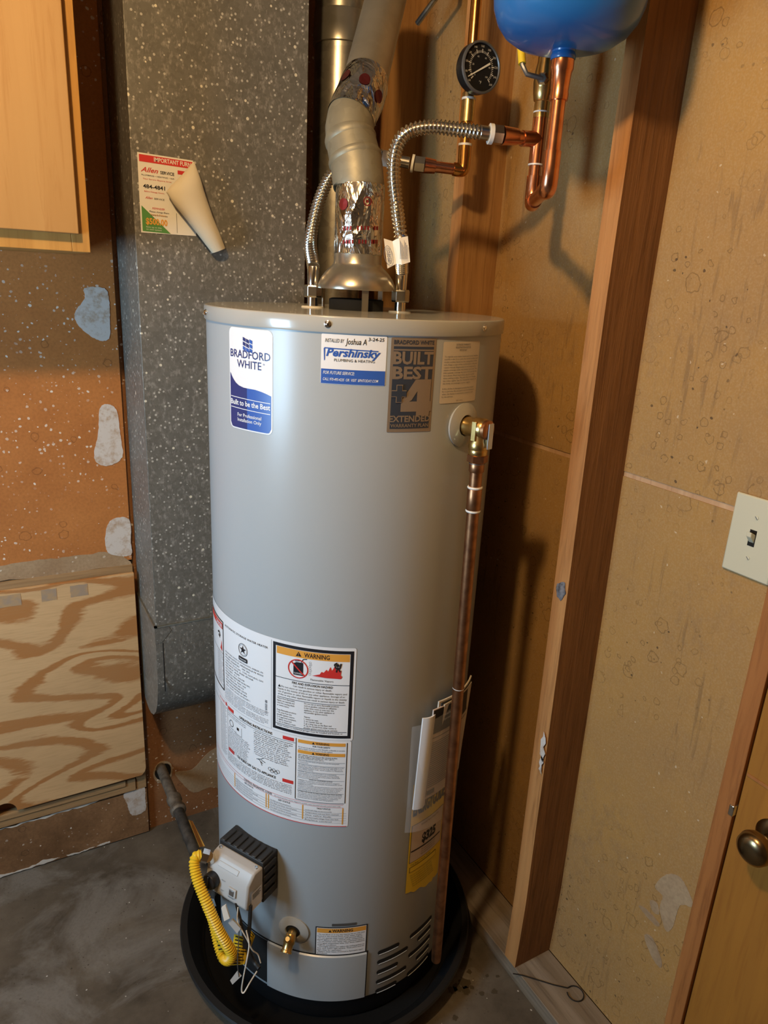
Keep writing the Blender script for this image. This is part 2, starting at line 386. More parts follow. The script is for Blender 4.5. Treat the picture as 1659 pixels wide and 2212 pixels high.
M_tapemark = mk_metal('tape_residue', (.36, .27, .19), (.46, .30, .15), .7, 60, 0)
M_mastic = mk_metal('grey_lint', (.2, .2, .22), (.05, .05, .06), .95, 120, 0)
M_plastic = bpy.data.materials.new('clear_plastic'); M_plastic.use_nodes = True
_t = M_plastic.node_tree; _b = _t.nodes['Principled BSDF']; _b.inputs['Base Color'].default_value = (.85, .9, .95, 1); _b.inputs['Roughness'].default_value = .12
_tr = _t.nodes.new('ShaderNodeBsdfTransparent'); _mx = _t.nodes.new('ShaderNodeMixShader'); _mx.inputs[0].default_value = .17
_t.links.new(_tr.outputs[0], _mx.inputs[1]); _t.links.new(_b.outputs[0], _mx.inputs[2]); _t.links.new(_mx.outputs[0], _t.nodes['Material Output'].inputs[0])
M_glass = mat('window_glass', (.9, .95, 1), .05, 0, 0, .5, 1.0)

# ------------------------------------------------------------------ lettering
_tcache = {}
def glyphs(s, bold=0.0, shear=0.0):
    k = (s, bold, shear)
    if k in _tcache: return _tcache[k]
    cu = bpy.data.curves.new('t', 'FONT'); cu.body = s; cu.size = 1.0; cu.resolution_u = 2; cu.offset = bold; cu.shear = shear; cu.fill_mode = 'FRONT'
    o = bpy.data.objects.new('t', cu); COL.objects.link(o); bpy.context.view_layer.update()
    me = bpy.data.meshes.new_from_object(o.evaluated_get(bpy.context.evaluated_depsgraph_get()))
    vs = np.array([v.co[:2] for v in me.vertices]) if len(me.vertices) else np.zeros((0, 2)); fs = [tuple(p.vertices) for p in me.polygons]
    bpy.data.objects.remove(o); bpy.data.curves.remove(cu); bpy.data.meshes.remove(me)
    x0, x1 = (vs[:, 0].min(), vs[:, 0].max()) if len(vs) else (0, 1)
    vs = vs-np.array([x0, 0]) if len(vs) else vs
    _tcache[k] = (vs, fs, max(x1-x0, 1e-6)); return _tcache[k]
CAP = 0.69   # cap height of the built-in font at size 1
def flat_text(s, x, y, h, width=None, align='L', bold=0.0, shear=0.0, xs=1.0):
    vs, fs, w = glyphs(s, bold, shear); sy = h/CAP; sx = width/w if width else sy*xs
    ox = x-{'L': 0, 'C': .5, 'R': 1}[align]*w*sx
    return [(ox+p[0]*sx, y+p[1]*sy) for p in vs], fs
class Print(MB):
    """print wrapped on the heater: u along the jacket, z up"""
    def text(s, t, u, z, h, width=None, align='L', bold=0.0, shear=0.0, xs=1.0, off=.0011):
        v, f = flat_text(t, u, z, h, width, align, bold, shear, xs); s.add([cmap(a, b, off) for a, b in v], f); return s
    def para(s, lines, u, z, h, pitch, xs=.9, off=.0011, maxw=None):
        for i, t in enumerate(lines):
            if not t: continue
            _, _, w = glyphs(t); ww = w*h/CAP*xs
            s.text(t, u, z-i*pitch, h, width=min(ww, maxw) if maxw else ww, off=off)
        return s
    def use(s, i): s.mi = i; return s
class Flat(MB):
    """print on a flat face: origin, right vector, up vector, normal"""
    def __init__(s, o, X, Y, N): super().__init__(); s.o, s.X, s.Y, s.N = map(lambda q: np.array(q, float), (o, X, Y, N))
    def pt(s, x, y, off): return tuple(s.o+s.X*x+s.Y*y+s.N*off)
    def rect(s, x0, x1, y0, y1, off): return s.add([s.pt(x0, y0, off), s.pt(x1, y0, off), s.pt(x1, y1, off), s.pt(x0, y1, off)], [(0, 1, 2, 3)])
    def poly(s, P, off): return s.add([s.pt(x, y, off) for x, y in P], [tuple(range(len(P)))])
    def text(s, t, x, y, h, width=None, align='L', bold=0.0, shear=0.0, xs=1.0, off=.0006):
        v, f = flat_text(t, x, y, h, width, align, bold, shear, xs); s.add([s.pt(a, b, off) for a, b in v], f); return s
    def use(s, i): s.mi = i; return s
def rough_poly(P, n=5, amp=.1):
    out = []
    for i in range(len(P)):
        a = np.array(P[i], float); b = np.array(P[(i+1) % len(P)], float); d = b-a; q = np.array([-d[1], d[0]])
        for k in range(n): out.append(tuple(a+d*k/n+q*random.uniform(-amp, amp)*(0 if k == 0 else 1)*.5))
    return out
def spline2(P, n=6, closed=True):
    P = [np.array(p, float) for p in P]; m = len(P); out = []
    for i in range(m):
        a, b, c, d = P[i-1], P[i], P[(i+1) % m], P[(i+2) % m]
        for k in range(n):
            t = k/n; out.append(.5*(2*b+(c-a)*t+(2*a-5*b+4*c-d)*t*t+(3*b-a-3*c+d)*t**3))
    return out

YW = 0.50      # face of the left wall
XW = 0.409     # face of the right wall panel
XS = 0.303     # room face of the studs
ZC = 2.45

# ================================================================== structure
def struct(name, mb, m, **k):
    o = ob(name, mb, m, **k); o['kind'] = 'structure'; return o
floor = struct('floor', MB().box((XL, YB, -.05), (1.4, .62, 0)), M_conc)
for i, (x, y, r) in enumerate([(987, 2133, .011), (1003, 2124, .014), (1006, 2140, .010), (978, 2140, .010), (1014, 2100, .006), (1041, 2147, .006), (1068, 2142, .007), (1019, 2133, .005), (1075, 2109, .004), (983, 2199, .006), (1052, 2108, .004), (1015, 2072, .005), (1004, 2074, .004)]):
    c = onz(x, y, 0); P = []
    for k in range(22):
        a = 2*math.pi*k/22; q = r*(1+random.uniform(-.28, .28)); P.append((c[0]+q*math.cos(a), c[1]+q*math.sin(a), .0006))
    ob('oil_spot', MB().add(P, [tuple(range(22))]), M_stain, floor, recalc=False)
ceil = struct('ceiling', MB().box((XL, YB, ZC), (1.4, .62, ZC+.05)), M_ceil)
# ---- left wall: recessed backing + drywall sheets laid over it
wl = struct('wall_left', MB().box((XL, .512, 0), (1.4, .62, ZC)), M_brown_mid)
XE = -.356
ob('drywall_sheet', MB().box((XL, YW, .852), (XE, .512, ZC)), M_brown, wl, bevel=.001)
ob('drywall_strip', MB().box((XL, YW-.004, .004), (XE, .512, .153)), M_brown_low, wl, bevel=.001)
def wall_poly(name, px, plane, off, m, parent, amp=.12, n=6, smooth_curve=True):
    ax, v = plane; q = [onp(x, y, ax, v) for x, y in px]; o2 = [i for i in range(3) if i != ax]
    P2 = [(p[o2[0]], p[o2[1]]) for p in q]
    if smooth_curve: P2 = [tuple(k) for k in spline2(P2, 3)]
    P2 = rough_poly(P2, n if not smooth_curve else 3, amp); P = []
    for a, b in P2:
        p = [0, 0, 0]; p[ax] = v; p[o2[0]] = a; p[o2[1]] = b; P.append(tuple(p))
    d = [0, 0, 0]; d[ax] = off
    return ob(name, MB().prism(P, d), m, parent, smooth=0)
def cc(ox, oy, s): return lambda P: [(ox+s*x, oy+s*y) for x, y in P]
k4 = cc(0, 520, .3527); k8 = cc(0, 1640, .205); k7 = cc(0, 1200, .3618)
wall_poly('compound_patch', k4([(515, 290), (640, 290), (668, 370), (672, 480), (668, 600), (590, 605), (490, 530), (455, 450), (520, 350)]), (1, YW), -.0012, M_comp, wl)
wall_poly('compound_patch', k4([(610, 1030), (660, 1000), (715, 1040), (735, 1180), (750, 1325), (650, 1380), (575, 1330), (600, 1180)]), (1, YW), -.0012, M_comp, wl)
wall_poly('compound_patch', k4([(690, 1705), (790, 1705), (800, 1850), (802, 1925), (700, 1925), (650, 1890), (650, 1770)]), (1, YW), -.0012, M_comp, wl)
wall_poly('compound_patch', k8([(1300, 370), (1410, 320), (1520, 290), (1530, 420), (1530, 540), (1390, 590), (1340, 470)]), (1, YW-.004), -.0012, M_comp, wl)
wall_poly('torn_paper_band', [(-260, 1245)]+k4([(0, 1992), (200, 1960), (420, 1935), (640, 1905), (740, 1925), (800, 1965), (806, 1990), (660, 2000), (330, 2055), (0, 2085)])+[(-260, 1270)], (1, YW), -.0008, M_torn, wl, .05, smooth_curve=False)
ob('ledge_board', MB().box((XL, .498, .818), (XE, .512, .840)), M_board, wl, bevel=.001)
ob('ledge_gap_shade', MB().box((XL, .506, .838), (XE, .512, .853)), M_dark, wl)  # near-black strip painting the shade in the gap above the ledge board
ob('lower_batten', MB().box((XL, .490, .163), (-.385, .512, .200)), M_board, wl, bevel=.0015)
ob('lower_lip', MB().box((XL, .486, .187), (-.412, .4905, .204)), M_board, wl, bevel=.001)
ob('end_block', MB().box((-.383, .494, .160), (XE, .512, .215)), M_board, wl, bevel=.0015)
def chip(px, v):
    wall_poly('gypsum_edge', px, (1, v), -.0008, M_gyp, wl, .08, smooth_curve=False)
chip(k8([(0, 745), (350, 650), (720, 545), (1000, 455), (1300, 355), (1330, 335), (1000, 430), (700, 520), (330, 640), (0, 738)]), YW-.004)
chip(k8([(0, 1215), (150, 1190), (380, 1110), (450, 1060), (560, 1045), (630, 1035), (500, 1085), (250, 1165), (0, 1250)]), YW-.004)
chip(k8([(700, 1010), (860, 970), (960, 930), (1000, 920), (850, 982), (720, 1020)]), YW-.004)
chip(k8([(1020, 915), (1080, 885), (1160, 862), (1160, 876), (1060, 912)]), YW-.004)
# torn pale paper and pipe hole under the duct
wall_poly('torn_paper_patch', [(378, 1668), (415, 1662), (440, 1635), (462, 1618), (500, 1610), (500, 1700), (455, 1700), (418, 1712), (392, 1690)], (1, .512), -.0008, M_torn, wl)
wall_poly('broken_edge', [(331, 1668), (338, 1652), (350, 1644), (366, 1646), (372, 1658), (370, 1676), (358, 1684), (344, 1691), (333, 1682)], (1, .512), -.0016, M_torn, wl)
wall_poly('pipe_hole', [(334, 1668), (341, 1655), (353, 1649), (364, 1650), (369, 1660), (366, 1674), (356, 1682), (343, 1683), (336, 1677)], (1, .512), -.0022, M_dark, wl)
# ---- right wall: tan hardboard on open studs
ZS = 1.232; YJ = -.669
wr = struct('wall_right', MB().box((XW+.012, YJ, 0), (XW+.06, .512, ZC)), M_dark)
ob('hardboard_upper', MB().box((XW, YJ, ZS+.004), (XW+.012, .512, ZC)), M_tan, wr)
ob('hardboard_lower', MB().box((XW, YJ, .041), (XW+.012, .512, ZS-.006)), M_tan, wr)
ob('seam_strip', MB().box((XW+.002, YJ, ZS-.006), (XW+.012, .512, ZS+.004)), M_stud_pale, wr)
ob('bottom_plate', MB().box((XS, YJ, 0), (XW, .512, .040)), M_plate, wr, bevel=.002)
def stud(y0, bow, z1=ZC, wide=None):
    zs = [.040]+[.04+(z1-.04)*i/24 for i in range(1, 25)]; vs = []; fs = []
    for z in zs:
        d = np.interp(z, [.04, .2, .8, 1.5, 1.9, 2.4], bow)
        for x, y in ((XS, y0), (XW, y0), (XW, y0+.038), (XS, y0+.038)): vs.append((x, y+d, z))
    n = len(zs)
    for i in range(n-1):
        for j in range(4): fs.append((4*i+j, 4*i+(j+1) % 4, 4*i+4+(j+1) % 4, 4*i+4+j))
    fs += [(3, 2, 1, 0), tuple(range(4*n-4, 4*n))]
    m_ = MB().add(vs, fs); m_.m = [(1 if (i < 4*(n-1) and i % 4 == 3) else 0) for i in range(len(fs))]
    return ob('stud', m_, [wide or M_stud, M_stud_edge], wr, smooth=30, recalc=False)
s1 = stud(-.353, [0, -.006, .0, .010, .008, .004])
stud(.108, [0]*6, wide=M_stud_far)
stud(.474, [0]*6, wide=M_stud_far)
# grey lint plug and pale scrapes on the near stud
c = onx(1212, 1275, XS)
P = [(c[1]+.0135*math.cos(a)*(1+random.uniform(-.25, .2))-.001, c[2]+.021*math.sin(a)*(1+random.uniform(-.25, .25))) for a in [2*math.pi*i/14 for i in range(14)]]
pl = MB(); pl.add([(XS-.0015, y, z) for y, z in P]+[(XS-.005, np.mean([q[0] for q in P]), np.mean([q[1] for q in P]))], [(i, (i+1) % 14, 14) for i in range(14)])
ob('knot_plug', pl, M_mastic, s1, smooth=0)
for (x, y, hh, ww) in ((1176, 1612, .035, .006), (1172, 1650, .022, .005)):
    c = onx(x, y, XS); P = rough_poly([(c[1]-ww, c[2]-hh), (c[1]+ww, c[2]-hh*.6), (c[1]+ww*.6, c[2]+hh), (c[1]-ww*.7, c[2]+hh*.7)], 5, .15)
    ob('scraped_patch', MB().add([(XS-.0045, a, b) for a, b in P], [tuple(range(len(P)))]), M_comp, s1, smooth=0)
# torn paper on the right wall
wall_poly('torn_paper_patch', [(1440, 1888), (1470, 1895), (1490, 1930), (1498, 1960), (1470, 1955), (1455, 2000), (1440, 2012), (1430, 1985), (1425, 1960), (1432, 1935), (1415, 1915)], (0, XW), -.0007, M_torn, wr)
wall_poly('torn_paper_patch', [(1380, 1958), (1395, 1962), (1425, 1995), (1415, 1998)], (0, XW), -.0007, M_torn, wr)
wall_poly('torn_paper_patch', [(1392, 2020), (1410, 2025), (1430, 2075), (1425, 2090), (1405, 2060)], (0, XW), -.0007, M_torn, wr)
wall_poly('torn_paper_patch', [(1404, 1945), (1420, 1950), (1424, 1975), (1410, 1968)], (0, XW), -.0007, M_torn, wr)
# ---- rest of the room (behind and beside the camera)
struct('wall_front_right', MB().box((XW, YB, 0), (XW+.06, -1.50, ZC)), M_tan)
struct('wall_over_door', MB().box((XW, -1.50, 2.02), (XW+.06, YJ, ZC)), M_tan)
struct('wall_back', MB().box((XL, YB-.06, 0), (XW+.06, YB, ZC)), M_room)
sw = MB()
sw.box((XL-.06, YB, 0), (XL, WY0, ZC)); sw.box((XL-.06, WY1, 0), (XL, .512, ZC)); sw.box((XL-.06, WY0, 0), (XL, WY1, WZ0)); sw.box((XL-.06, WY0, WZ1), (XL, WY1, ZC))
struct('wall_side', sw, M_room)
wn = struct('window_1', MB().box((XL-.05, WY0, WZ0), (XL-.045, WY1, WZ1)), M_glass)
fr = MB()
for y0, y1, z0, z1 in ((WY0, WY0+.03, WZ0, WZ1), (WY1-.03, WY1, WZ0, WZ1), (WY0, WY1, WZ0, WZ0+.03), (WY0, WY1, WZ1-.03, WZ1)): fr.box((XL-.06, y0, z0), (XL-.04, y1, z1))
ob('window_frame', fr, M_room, wn)

# ================================================================== the closed door at the right edge
DXF = XW+.001; lz = .722
jb = struct('trim_1', MB().box((XW-.006, YJ-.032, 0), (XW+.06, YJ, 2.02)), M_dooredge, bevel=.001)
struct('trim_2', MB().box((XW-.006, -1.50, 0), (XW+.06, -1.468, 2.02)), M_dooredge, bevel=.001)
door = struct('door_1', MB().box((DXF, -1.465, .010), (DXF+.035, YJ-.034, 2.015)), M_doorface, bevel=.001)
ob('latch', MB().box((XW-.0085, YJ-.0335, lz-.0095), (XW+.004, YJ-.024, lz+.0115)), M_chrome, door, bevel=.0015)
ob('face_batten', MB().box((DXF-.0015, -1.46, .797), (DXF, YJ-.036, .803)), M_dooredge, door, bevel=.0005)
kc = (DXF, YJ-.034-.068, lz)
ob('rosette', MB().lathe([(.0, 0), (.031, 0), (.031, .003), (.026, .007), (.012, .010)], kc, (-1, 0, 0), 32), M_bronze, door)
ob('door_knob', MB().lathe([(.011, .008), (.011, .028), (.018, .033), (.026, .042), (.0285, .050), (.0265, .060), (.020, .066), (.010, .0685), (.0, .069)], kc, (-1, 0, 0), 40), M_bronze, door)

# ================================================================== lamp that lights the corner (above the frame)
lamp = thing('ceiling_lamp', 'bare bulb lamp holder on the ceiling above the viewer', 'lamp', (LAMP[0], LAMP[1], ZC))
ob('lamp_holder', MB().lathe([(.055, 0), (.055, -.012), (.03, -.022), (.024, -.058), (.0, -.058)], (LAMP[0], LAMP[1], ZC), (0, 0, 1), 24), M_ivory, lamp)

# ================================================================== wall cabinet
YCB = .165
cabR = ony(196, 546, YCB); drR = ony(171, 506, YCB-.019)
cab = thing('wall_cabinet', 'pale birch wall cabinet with a plain overlay door above the plywood panel', 'cabinet', (-.8, .3, cabR[2]))
cx1 = cabR[0]; cz0 = cabR[2]; cx0 = cx1-.62
fr = MB().box((cx0, YCB+.019, cz0), (cx1, YW-.001, cz0+.76)); ob('carcass', fr, M_birch_frame, cab)
ff = MB(); sx = .030
ff.box((cx1-sx, YCB, cz0), (cx1, YCB+.019, cz0+.76)); ff.box((cx0, YCB, cz0), (cx0+sx, YCB+.019, cz0+.76)); ff.box((cx0+sx, YCB, cz0), (cx1-sx, YCB+.019, cz0+.034)); ff.box((cx0+sx, YCB, cz0+.726), (cx1-sx, YCB+.019, cz0+.76))
ob('face_frame', ff, M_birch_frame, cab, bevel=.001)
ob('cabinet_door', MB().box((cx0+.02, YCB-.019, drR[2]), (drR[0], YCB-.001, cz0+.74)), M_birch, cab, bevel=.0015)

# ================================================================== plywood panel
YP = .485
pa = ony(289, 1238, YP-.011); pb = ony(316, 1662, YP-.011)
zt = pa[2]
nx = ony(37, 1746, YP-.011)[0]; zb = ony(150, 1718, YP-.011)[2]; XP = (pa[0]+pb[0])/2
out = [(XP, zt), (XP, zb+.022), (XP-.003, zb+.010), (XP-.012, zb)]+[(nx, zb-.002)]+[(nx-.028+.028*math.cos(t), zb-.002+.030*math.sin(t)) for t in [math.pi*i/12 for i in range(0, 13)]]+[(-1.20, zb-.002), (-1.20, zt)]
pw = MB().prism([(x, YP-.011, z) for x, z in out], (0, .0108, 0))
plyo = ob('plywood_panel', pw, M_ply, smooth=0, bevel=.0008)
tag(plyo, 'fir plywood access panel with swirling grain leaning low on the brown wall', 'panel')
for x0, x1 in ((-.665, -.615), (-.572, -.538), (-.508, -.468)):
    z1 = zt-.006-.004; P = rough_poly([(x0, z1-.030), (x1, z1-.030), (x1, z1), (x0, z1)], 4, .04)
    ob('tape_mark', MB().add([(a, YP-.0116, b) for a, b in P], [tuple(range(len(P)))]), M_tapemark, plyo, smooth=0)

# ================================================================== return-air duct
DXL, DXR, DYF = -.345, .020, .297
duct = thing('air_duct', 'large grey galvanised air duct with rounded boot beside the heater', 'duct', (-.16, .40, .44))
ob('casing', MB().box((DXL, DYF, .755), (DXR, .511, ZC-.001)), M_duct, duct, bevel=.0015)
prof = [(DYF-.003, .757), (DYF-.003, .62), (.302, .575), (.315, .535), (.338, .50), (.370, .472), (.405, .456), (.430, .452), (.46, .455), (.511, .468), (.511, .757)]
n = len(prof); bo = MB()
bo.add([(DXL-.003, y, z) for y, z in prof]+[(DXR+.003, y, z) for y, z in prof], [tuple(range(n)), tuple(reversed(range(n, 2*n)))]+[(i, i+n, (i+1) % n+n, (i+1) % n) for i in range(n)])
ob('boot', bo, M_duct, duct, smooth=35)
sm = MB()
sm.box((DXL-.0045, DYF-.0045, .754), (DXR+.0045, DYF+.002, .7575)); sm.box((DXL-.0045, DYF-.0045, .754), (DXL+.002, .505, .7575))
ob('seam_flange', sm, M_galv, duct)
tabp = [(DXL-.004, DYF-.0042, .752), (DXL+.028, DYF-.0042, .752), (DXL+.034, DYF-.0042, .742), (DXL+.012, DYF-.0042, .715), (DXL-.004, DYF-.0042, .712)]
ob('folded_tab', MB().prism(tabp, (0, .0015, 0)), M_duct, duct, smooth=0)
ob('corner_seam', MB().box((DXL+.0125, DYF-.0036, .58), (DXL+.0145, DYF-.002, .712)), M_dark, duct)

# flyer stuck on the duct
fy = thing('service_flyer', 'cream paper flyer with red header and a rolled up corner on the duct', 'flyer', (-.28, DYF, 1.62))
yF = DYF-.0012
tl = ony(296, 328, yF); bl = ony(305, 502, yF); br = ony(424, 510, yF); tr = ony(417, 347, yF)
X = np.array(tr)-np.array(tl); Wf = np.linalg.norm(X); X /= Wf; Yv = np.array(tl)-np.array(bl); Hf = np.linalg.norm(Yv); Yv /= Hf
ob('sheet', MB().add([tl, tr, br, bl], [(0, 1, 2, 3)]), M_paper, fy, recalc=False)
fp = Flat(bl, X, Yv, (0, -1, 0)); W_, H_ = Wf, Hf
fp.use(0).rect(.003, W_-.002, H_-.0155, H_-.003, .0004)
fp.use(1).text('IMPORTANT FURN', .031, H_-.0125, .0075, width=W_-.036, bold=.02)
fp.use(0).text('Allen', .005, H_-.033, .0085, width=.033, bold=.01, shear=.4)
fp.use(2).text('SERVICE', .042, H_-.033, .0052, width=.027, bold=.02)
fp.use(2).text('PLUMBING \u2022 HEATING \u2022 AIR', .006, H_-.040, .0024, width=.063)
fp.use(0).rect(.076, W_-.006, H_-.029, H_-.022, .0004)
fp.use(0).text('Your Service Experts Since', .008, H_-.0465, .0024, width=.055)
fp.use(2).text('484-4841', .008, H_-.062, .0068, width=.042, bold=.02)
fp.use(0).text('Before Damage Occurs', .010, H_-.069, .0026, width=.038)
fp.use(0).text('Allen', .011, H_-.081, .0042, width=.014, shear=.4); fp.use(2).text('SERVICE', .028, H_-.081, .003, width=.02)
fp.use(0).text('REMINDER', .024, H_-.099, .0034, width=.024); fp.use(2).text('Please change filters', .018, H_-.105, .003, width=.038); fp.use(2).text('every 2-3 months', .021, H_-.111, .003, width=.032)
fp.use(3).poly([(.003, .003), (.058, .003), (.003, .050)], .0004)
fp.use(4).text('$500.00', .010, .017, .011, width=.042, bold=.03, off=.0008)
fp.use(4).text('Furnace Rebate', .020, .034, .003, width=.03, off=.0008)
fp.use(1).text('Save up to this', .010, .0105, .0026, width=.03, off=.0008); fp.use(1).text('on new system', .010, .0062, .0026, width=.03, off=.0008)
fp.use(2).rect(.0705, .0711, .006, .043, .0005)
ob('print', fp, [M_red, M_paper, M_ink, M_green, M_orange], fy, smooth=0, recalc=False)
secs = [((416, 350), (419, 350)), ((388, 380), (428, 388)), ((362, 405), (434, 412)), ((354, 417), (440, 430)), ((368, 440), (447, 450)), ((386, 462), (453, 468)), ((420, 505), (468, 504)), ((454, 547), (482, 536))]
vs = []; fs = []; nn = 18
for (la, ra) in secs:
    A = np.array(ony(*la, yF)); B = np.array(ony(*ra, yF)); c = (A+B)/2; hw = np.linalg.norm(B-A)/2; d = (B-A)/max(1e-6, 2*hw); dep = min(hw*.8, .018)+.0008
    for j in range(nn):
        a = -math.pi*.62+2*math.pi*.92*j/(nn-1); p = c+d*hw*math.sin(a)*1.0+np.array([0, -dep-.0015, 0])-np.array([0, dep*math.cos(a), 0]); vs.append(p)
for i in range(len(secs)-1):
    for j in range(nn-1): fs.append((i*nn+j, i*nn+j+1, (i+1)*nn+j+1, (i+1)*nn+j))
ob('rolled_corner', MB().add(vs, fs), M_paperback, fy, smooth=60)

# ================================================================== drain pan
pan = thing('drain_pan', 'round black plastic drain pan under the water heater', 'pan', (-.022, -.006, 0))
po = (-.022, -.006, 0)
ob('basin', MB().lathe([(.0, .002), (.302, .002), (.309, .010), (.318, .040), (.338, .054), (.340, .060), (.354, .060), (.357, .056), (.353, .050), (.343, .048), (.324, .036), (.314, .004), (.308, -.0), (.0, 0)], po, n=96), M_pan, pan, smooth=50)
ob('inner_ridge', MB().lathe([(.300, .003), (.303, .0075), (.306, .003)], po, n=96, cap=False), M_pan, pan)

# ================================================================== water heater
H = thing('water_heater', 'tall grey gas water heater with brand stickers standing in the black pan', 'water heater', (0, 0, .004))
ob('base_ring', MB().lathe([(.0, .0045), (.266, .0045), (.270, .010), (.270, .060), (.277, .068), (.277, .073), (.0, .073)], n=96), M_black, H)
ob('jacket', MB().lathe([(.278, .068), (.2795, .069), (RT, .071), (RT, 1.479)], n=128, cap=False), M_paint, H)
ob('lid', MB().lathe([(.2815, 1.4762), (.283, 1.4758), (.2836, 1.4775), (.2834, 1.4975), (.2826, 1.4995), (.2808, 1.5008), (.15, 1.5015), (.0, 1.5015)], n=128), M_lid, H, smooth=30)
def screw(u, z, off, r=.0045):
    c = np.array(cmap(u, z, off)); ax = np.array([c[0], c[1], 0]); ax /= np.linalg.norm(ax)
    s = ob('screw', MB().lathe([(r*1.25, 0), (r*1.25, .001), (r, .0015), (r*.95, .003), (r*.6, .0042), (0, .0046)], c, ax, 16), M_chrome, H)
for q in ((708, 700), (1046, 708)): u, z = cyl(*q, R=.2835); screw(u, z, .0034)
screw(ua(-186), 1.488, .0034)
# --- front access door and burner opening
ob('burner_opening', MB().cpatch(ua(-163), ua(-146.5), .076, .196, .0006), M_dark, H)
dm = MB(); u0, u1 = ua(-146.5), ua(-101.9); nn = 28
for off in (.004, 0): pass
us = [u0+(u1-u0)*i/nn for i in range(nn+1)]; vs = []
for u in us: vs += [cmap(u, .073, .0038), cmap(u, .197, .0038), cmap(u, .2, -.001), cmap(u, .072, -.001)]
fs = []
for i in range(nn):
    for j in range(4): fs.append((4*i+j, 4*i+4+j, 4*i+4+(j+1) % 4, 4*i+(j+1) % 4))
fs += [(0, 1, 2, 3), (4*nn+3, 4*nn+2, 4*nn+1, 4*nn)]
ob('access_door', MB().add(vs, fs), M_paint, H, smooth=30)
ob('door_seam', MB().cpatch(ua(-163), ua(-101.2), .198, .2025, .0007), M_dark, H)
ob('door_seam', MB().cpatch(ua(-101.8), ua(-101.3), .073, .2, .0007), M_dark, H)
# --- louvre slots
rows = [.186, .159, .130, .102, .075]
for i, z in enumerate(rows):
    for a0_, a1_ in (((-96.6, -85.6) if i % 2 == 0 else (-96.6, -80.4)), ((-79.7, -64.0) if i % 2 == 0 else (-74.4, -64.2))):
        u0, u1 = ua(a0_), ua(a1_); hh = .0058
        sl = ob('louvre_slot', MB().cpatch(u0, u1, z-hh, z+hh, .0007, rc=hh*.98), M_dark, H)
        lip = MB(); us = [u0+hh*.6+(u1-u0-hh*1.2)*k/10 for k in range(11)]; vs = []
        for u in us: vs += [cmap(u, z-hh-.0012, .0), cmap(u, z-hh+.0002, .0018), cmap(u, z-hh+.0008, .0)]
        ob('louvre_lip', MB().add(vs, [(3*k+j, 3*k+3+j, 3*k+3+(j+1) % 3, 3*k+(j+1) % 3) for k in range(10) for j in range(3)]), M_paint, sl)
# --- stickers -------------------------------------------------------------
def sticker(name, u0, u1, z0, z1, m, rc=.004, off=.0006, label=None):
    return ob(name, MB().cpatch(u0, u1, z0, z1, off, rc), m, H, recalc=False, label=label)
# brand sticker
u0, u1, z0, z1 = ua(-165.6), ua(-144.9), 1.3025, 1.4715
sb = sticker('brand_sticker', u0, u1, z0, z1, M_wlab, .010, label='white and blue brand sticker')
p = Print(); Wd = u1-u0; wv = []
def wave_z(t): return z0+.169*np.interp(t, [0, .05, .1, .17, .25, .37, .5, .65, .8, .9, 1], [.56, .52, .49, .46, .44, .427, .425, .425, .413, .40, .383])
nn = 24
for i in range(nn):
    a, b = i/nn, (i+1)/nn; e = .0022
    ua_, ub_ = u0+e+(Wd-2*e)*a, u0+e+(Wd-2*e)*b
    def lowz(t): 
        ee = min(t, 1-t)*Wd; return z0+e+(0 if ee > .008 else .008-math.sqrt(max(0, .008**2-(.008-ee)**2)))
    p.use(0 if (a+b)/2 < .45 else 1).cpoly([(ua_, lowz(a)), (ub_, lowz(b)), (ub_, wave_z(b)), (ua_, wave_z(a))], .0009)
cu_ = (u0+u1)/2
p.use(0).text('BRADFORD', cu_, z1-.0480, .0125, width=Wd*.92, align='C', bold=.008); p.text('WHITE', cu_, z1-.0640, .0125, width=Wd*.56, align='C', bold=.004); p.text('TM', cu_+Wd*.31, z1-.056, .003, width=.004)
for r in range(3):
    for c_ in range(3):
        x = cu_-.013+c_*.0078; z = z1-.0195-r*.0072-c_*.0022+.0018*(c_ == 2); sk = .0022
        zz = [z+.003*math.cos(k*1.1) for k in range(2)]
        p.use(0 if r < 2 and c_ < 2 else 1).cpoly([(x, z), (x+.0068, z-sk), (x+.0068, z+.0056-sk), (x, z+.0056)], .0011)
p.use(2).cline((u0+.004, z0+.0545), (u1-.004, z0+.0525), .0011, .0012); p.cline((u0+.004, z0+.0365), (u1-.004, z0+.0345), .0011, .0012)
p.text('Built to be the Best', cu_, z0+.0415, .0085, width=Wd*.92, align='C', bold=.02, off=.0013)
p.text('For Professional', cu_, z0+.0225, .0058, width=Wd*.56, align='C', bold=.01, off=.0013); p.text('Installation Only', cu_, z0+.0140, .0058, width=Wd*.56, align='C', bold=.01, off=.0013)
ob('print', p, [M_navy, M_blueink, M_wlab], sb, smooth=0, recalc=False)
# installer sticker
u0, u1, z0, z1 = ua(-127.8), ua(-106.7), 1.3965, 1.4738; Wd = u1-u0
sb = sticker('installer_sticker', u0, u1, z0, z1, M_wlab, .002, label='white and blue installer sticker')
p = Print(); p.use(0).cpatch(u0+.0006, u1-.0006, z0+.0006, z0+.0235, .0009)
p.use(1).text('INSTALLED BY', u0+.006, z1-.0125, .0055, width=.030, shear=.25); p.text('Joshua A', u0+.038, z1-.0145, .009, width=.033, shear=.2, bold=.005); p.text('3-24-25', u0+.0735, z1-.008, .005, width=.025, shear=.1, bold=.008)
p.use(0).text('Pershinsky', u0+.008, z1-.0335, .0118, width=.086, bold=.03, shear=.25); p.use(0).cline((u0+.005, z1-.0215), (u0+.090, z1-.0235), .0016, .0012); p.cpoly([(u0+.004, z1-.022), (u0+.0065, z1-.022), (u0+.0065, z1-.040), (u0+.005, z1-.041)], .0011)
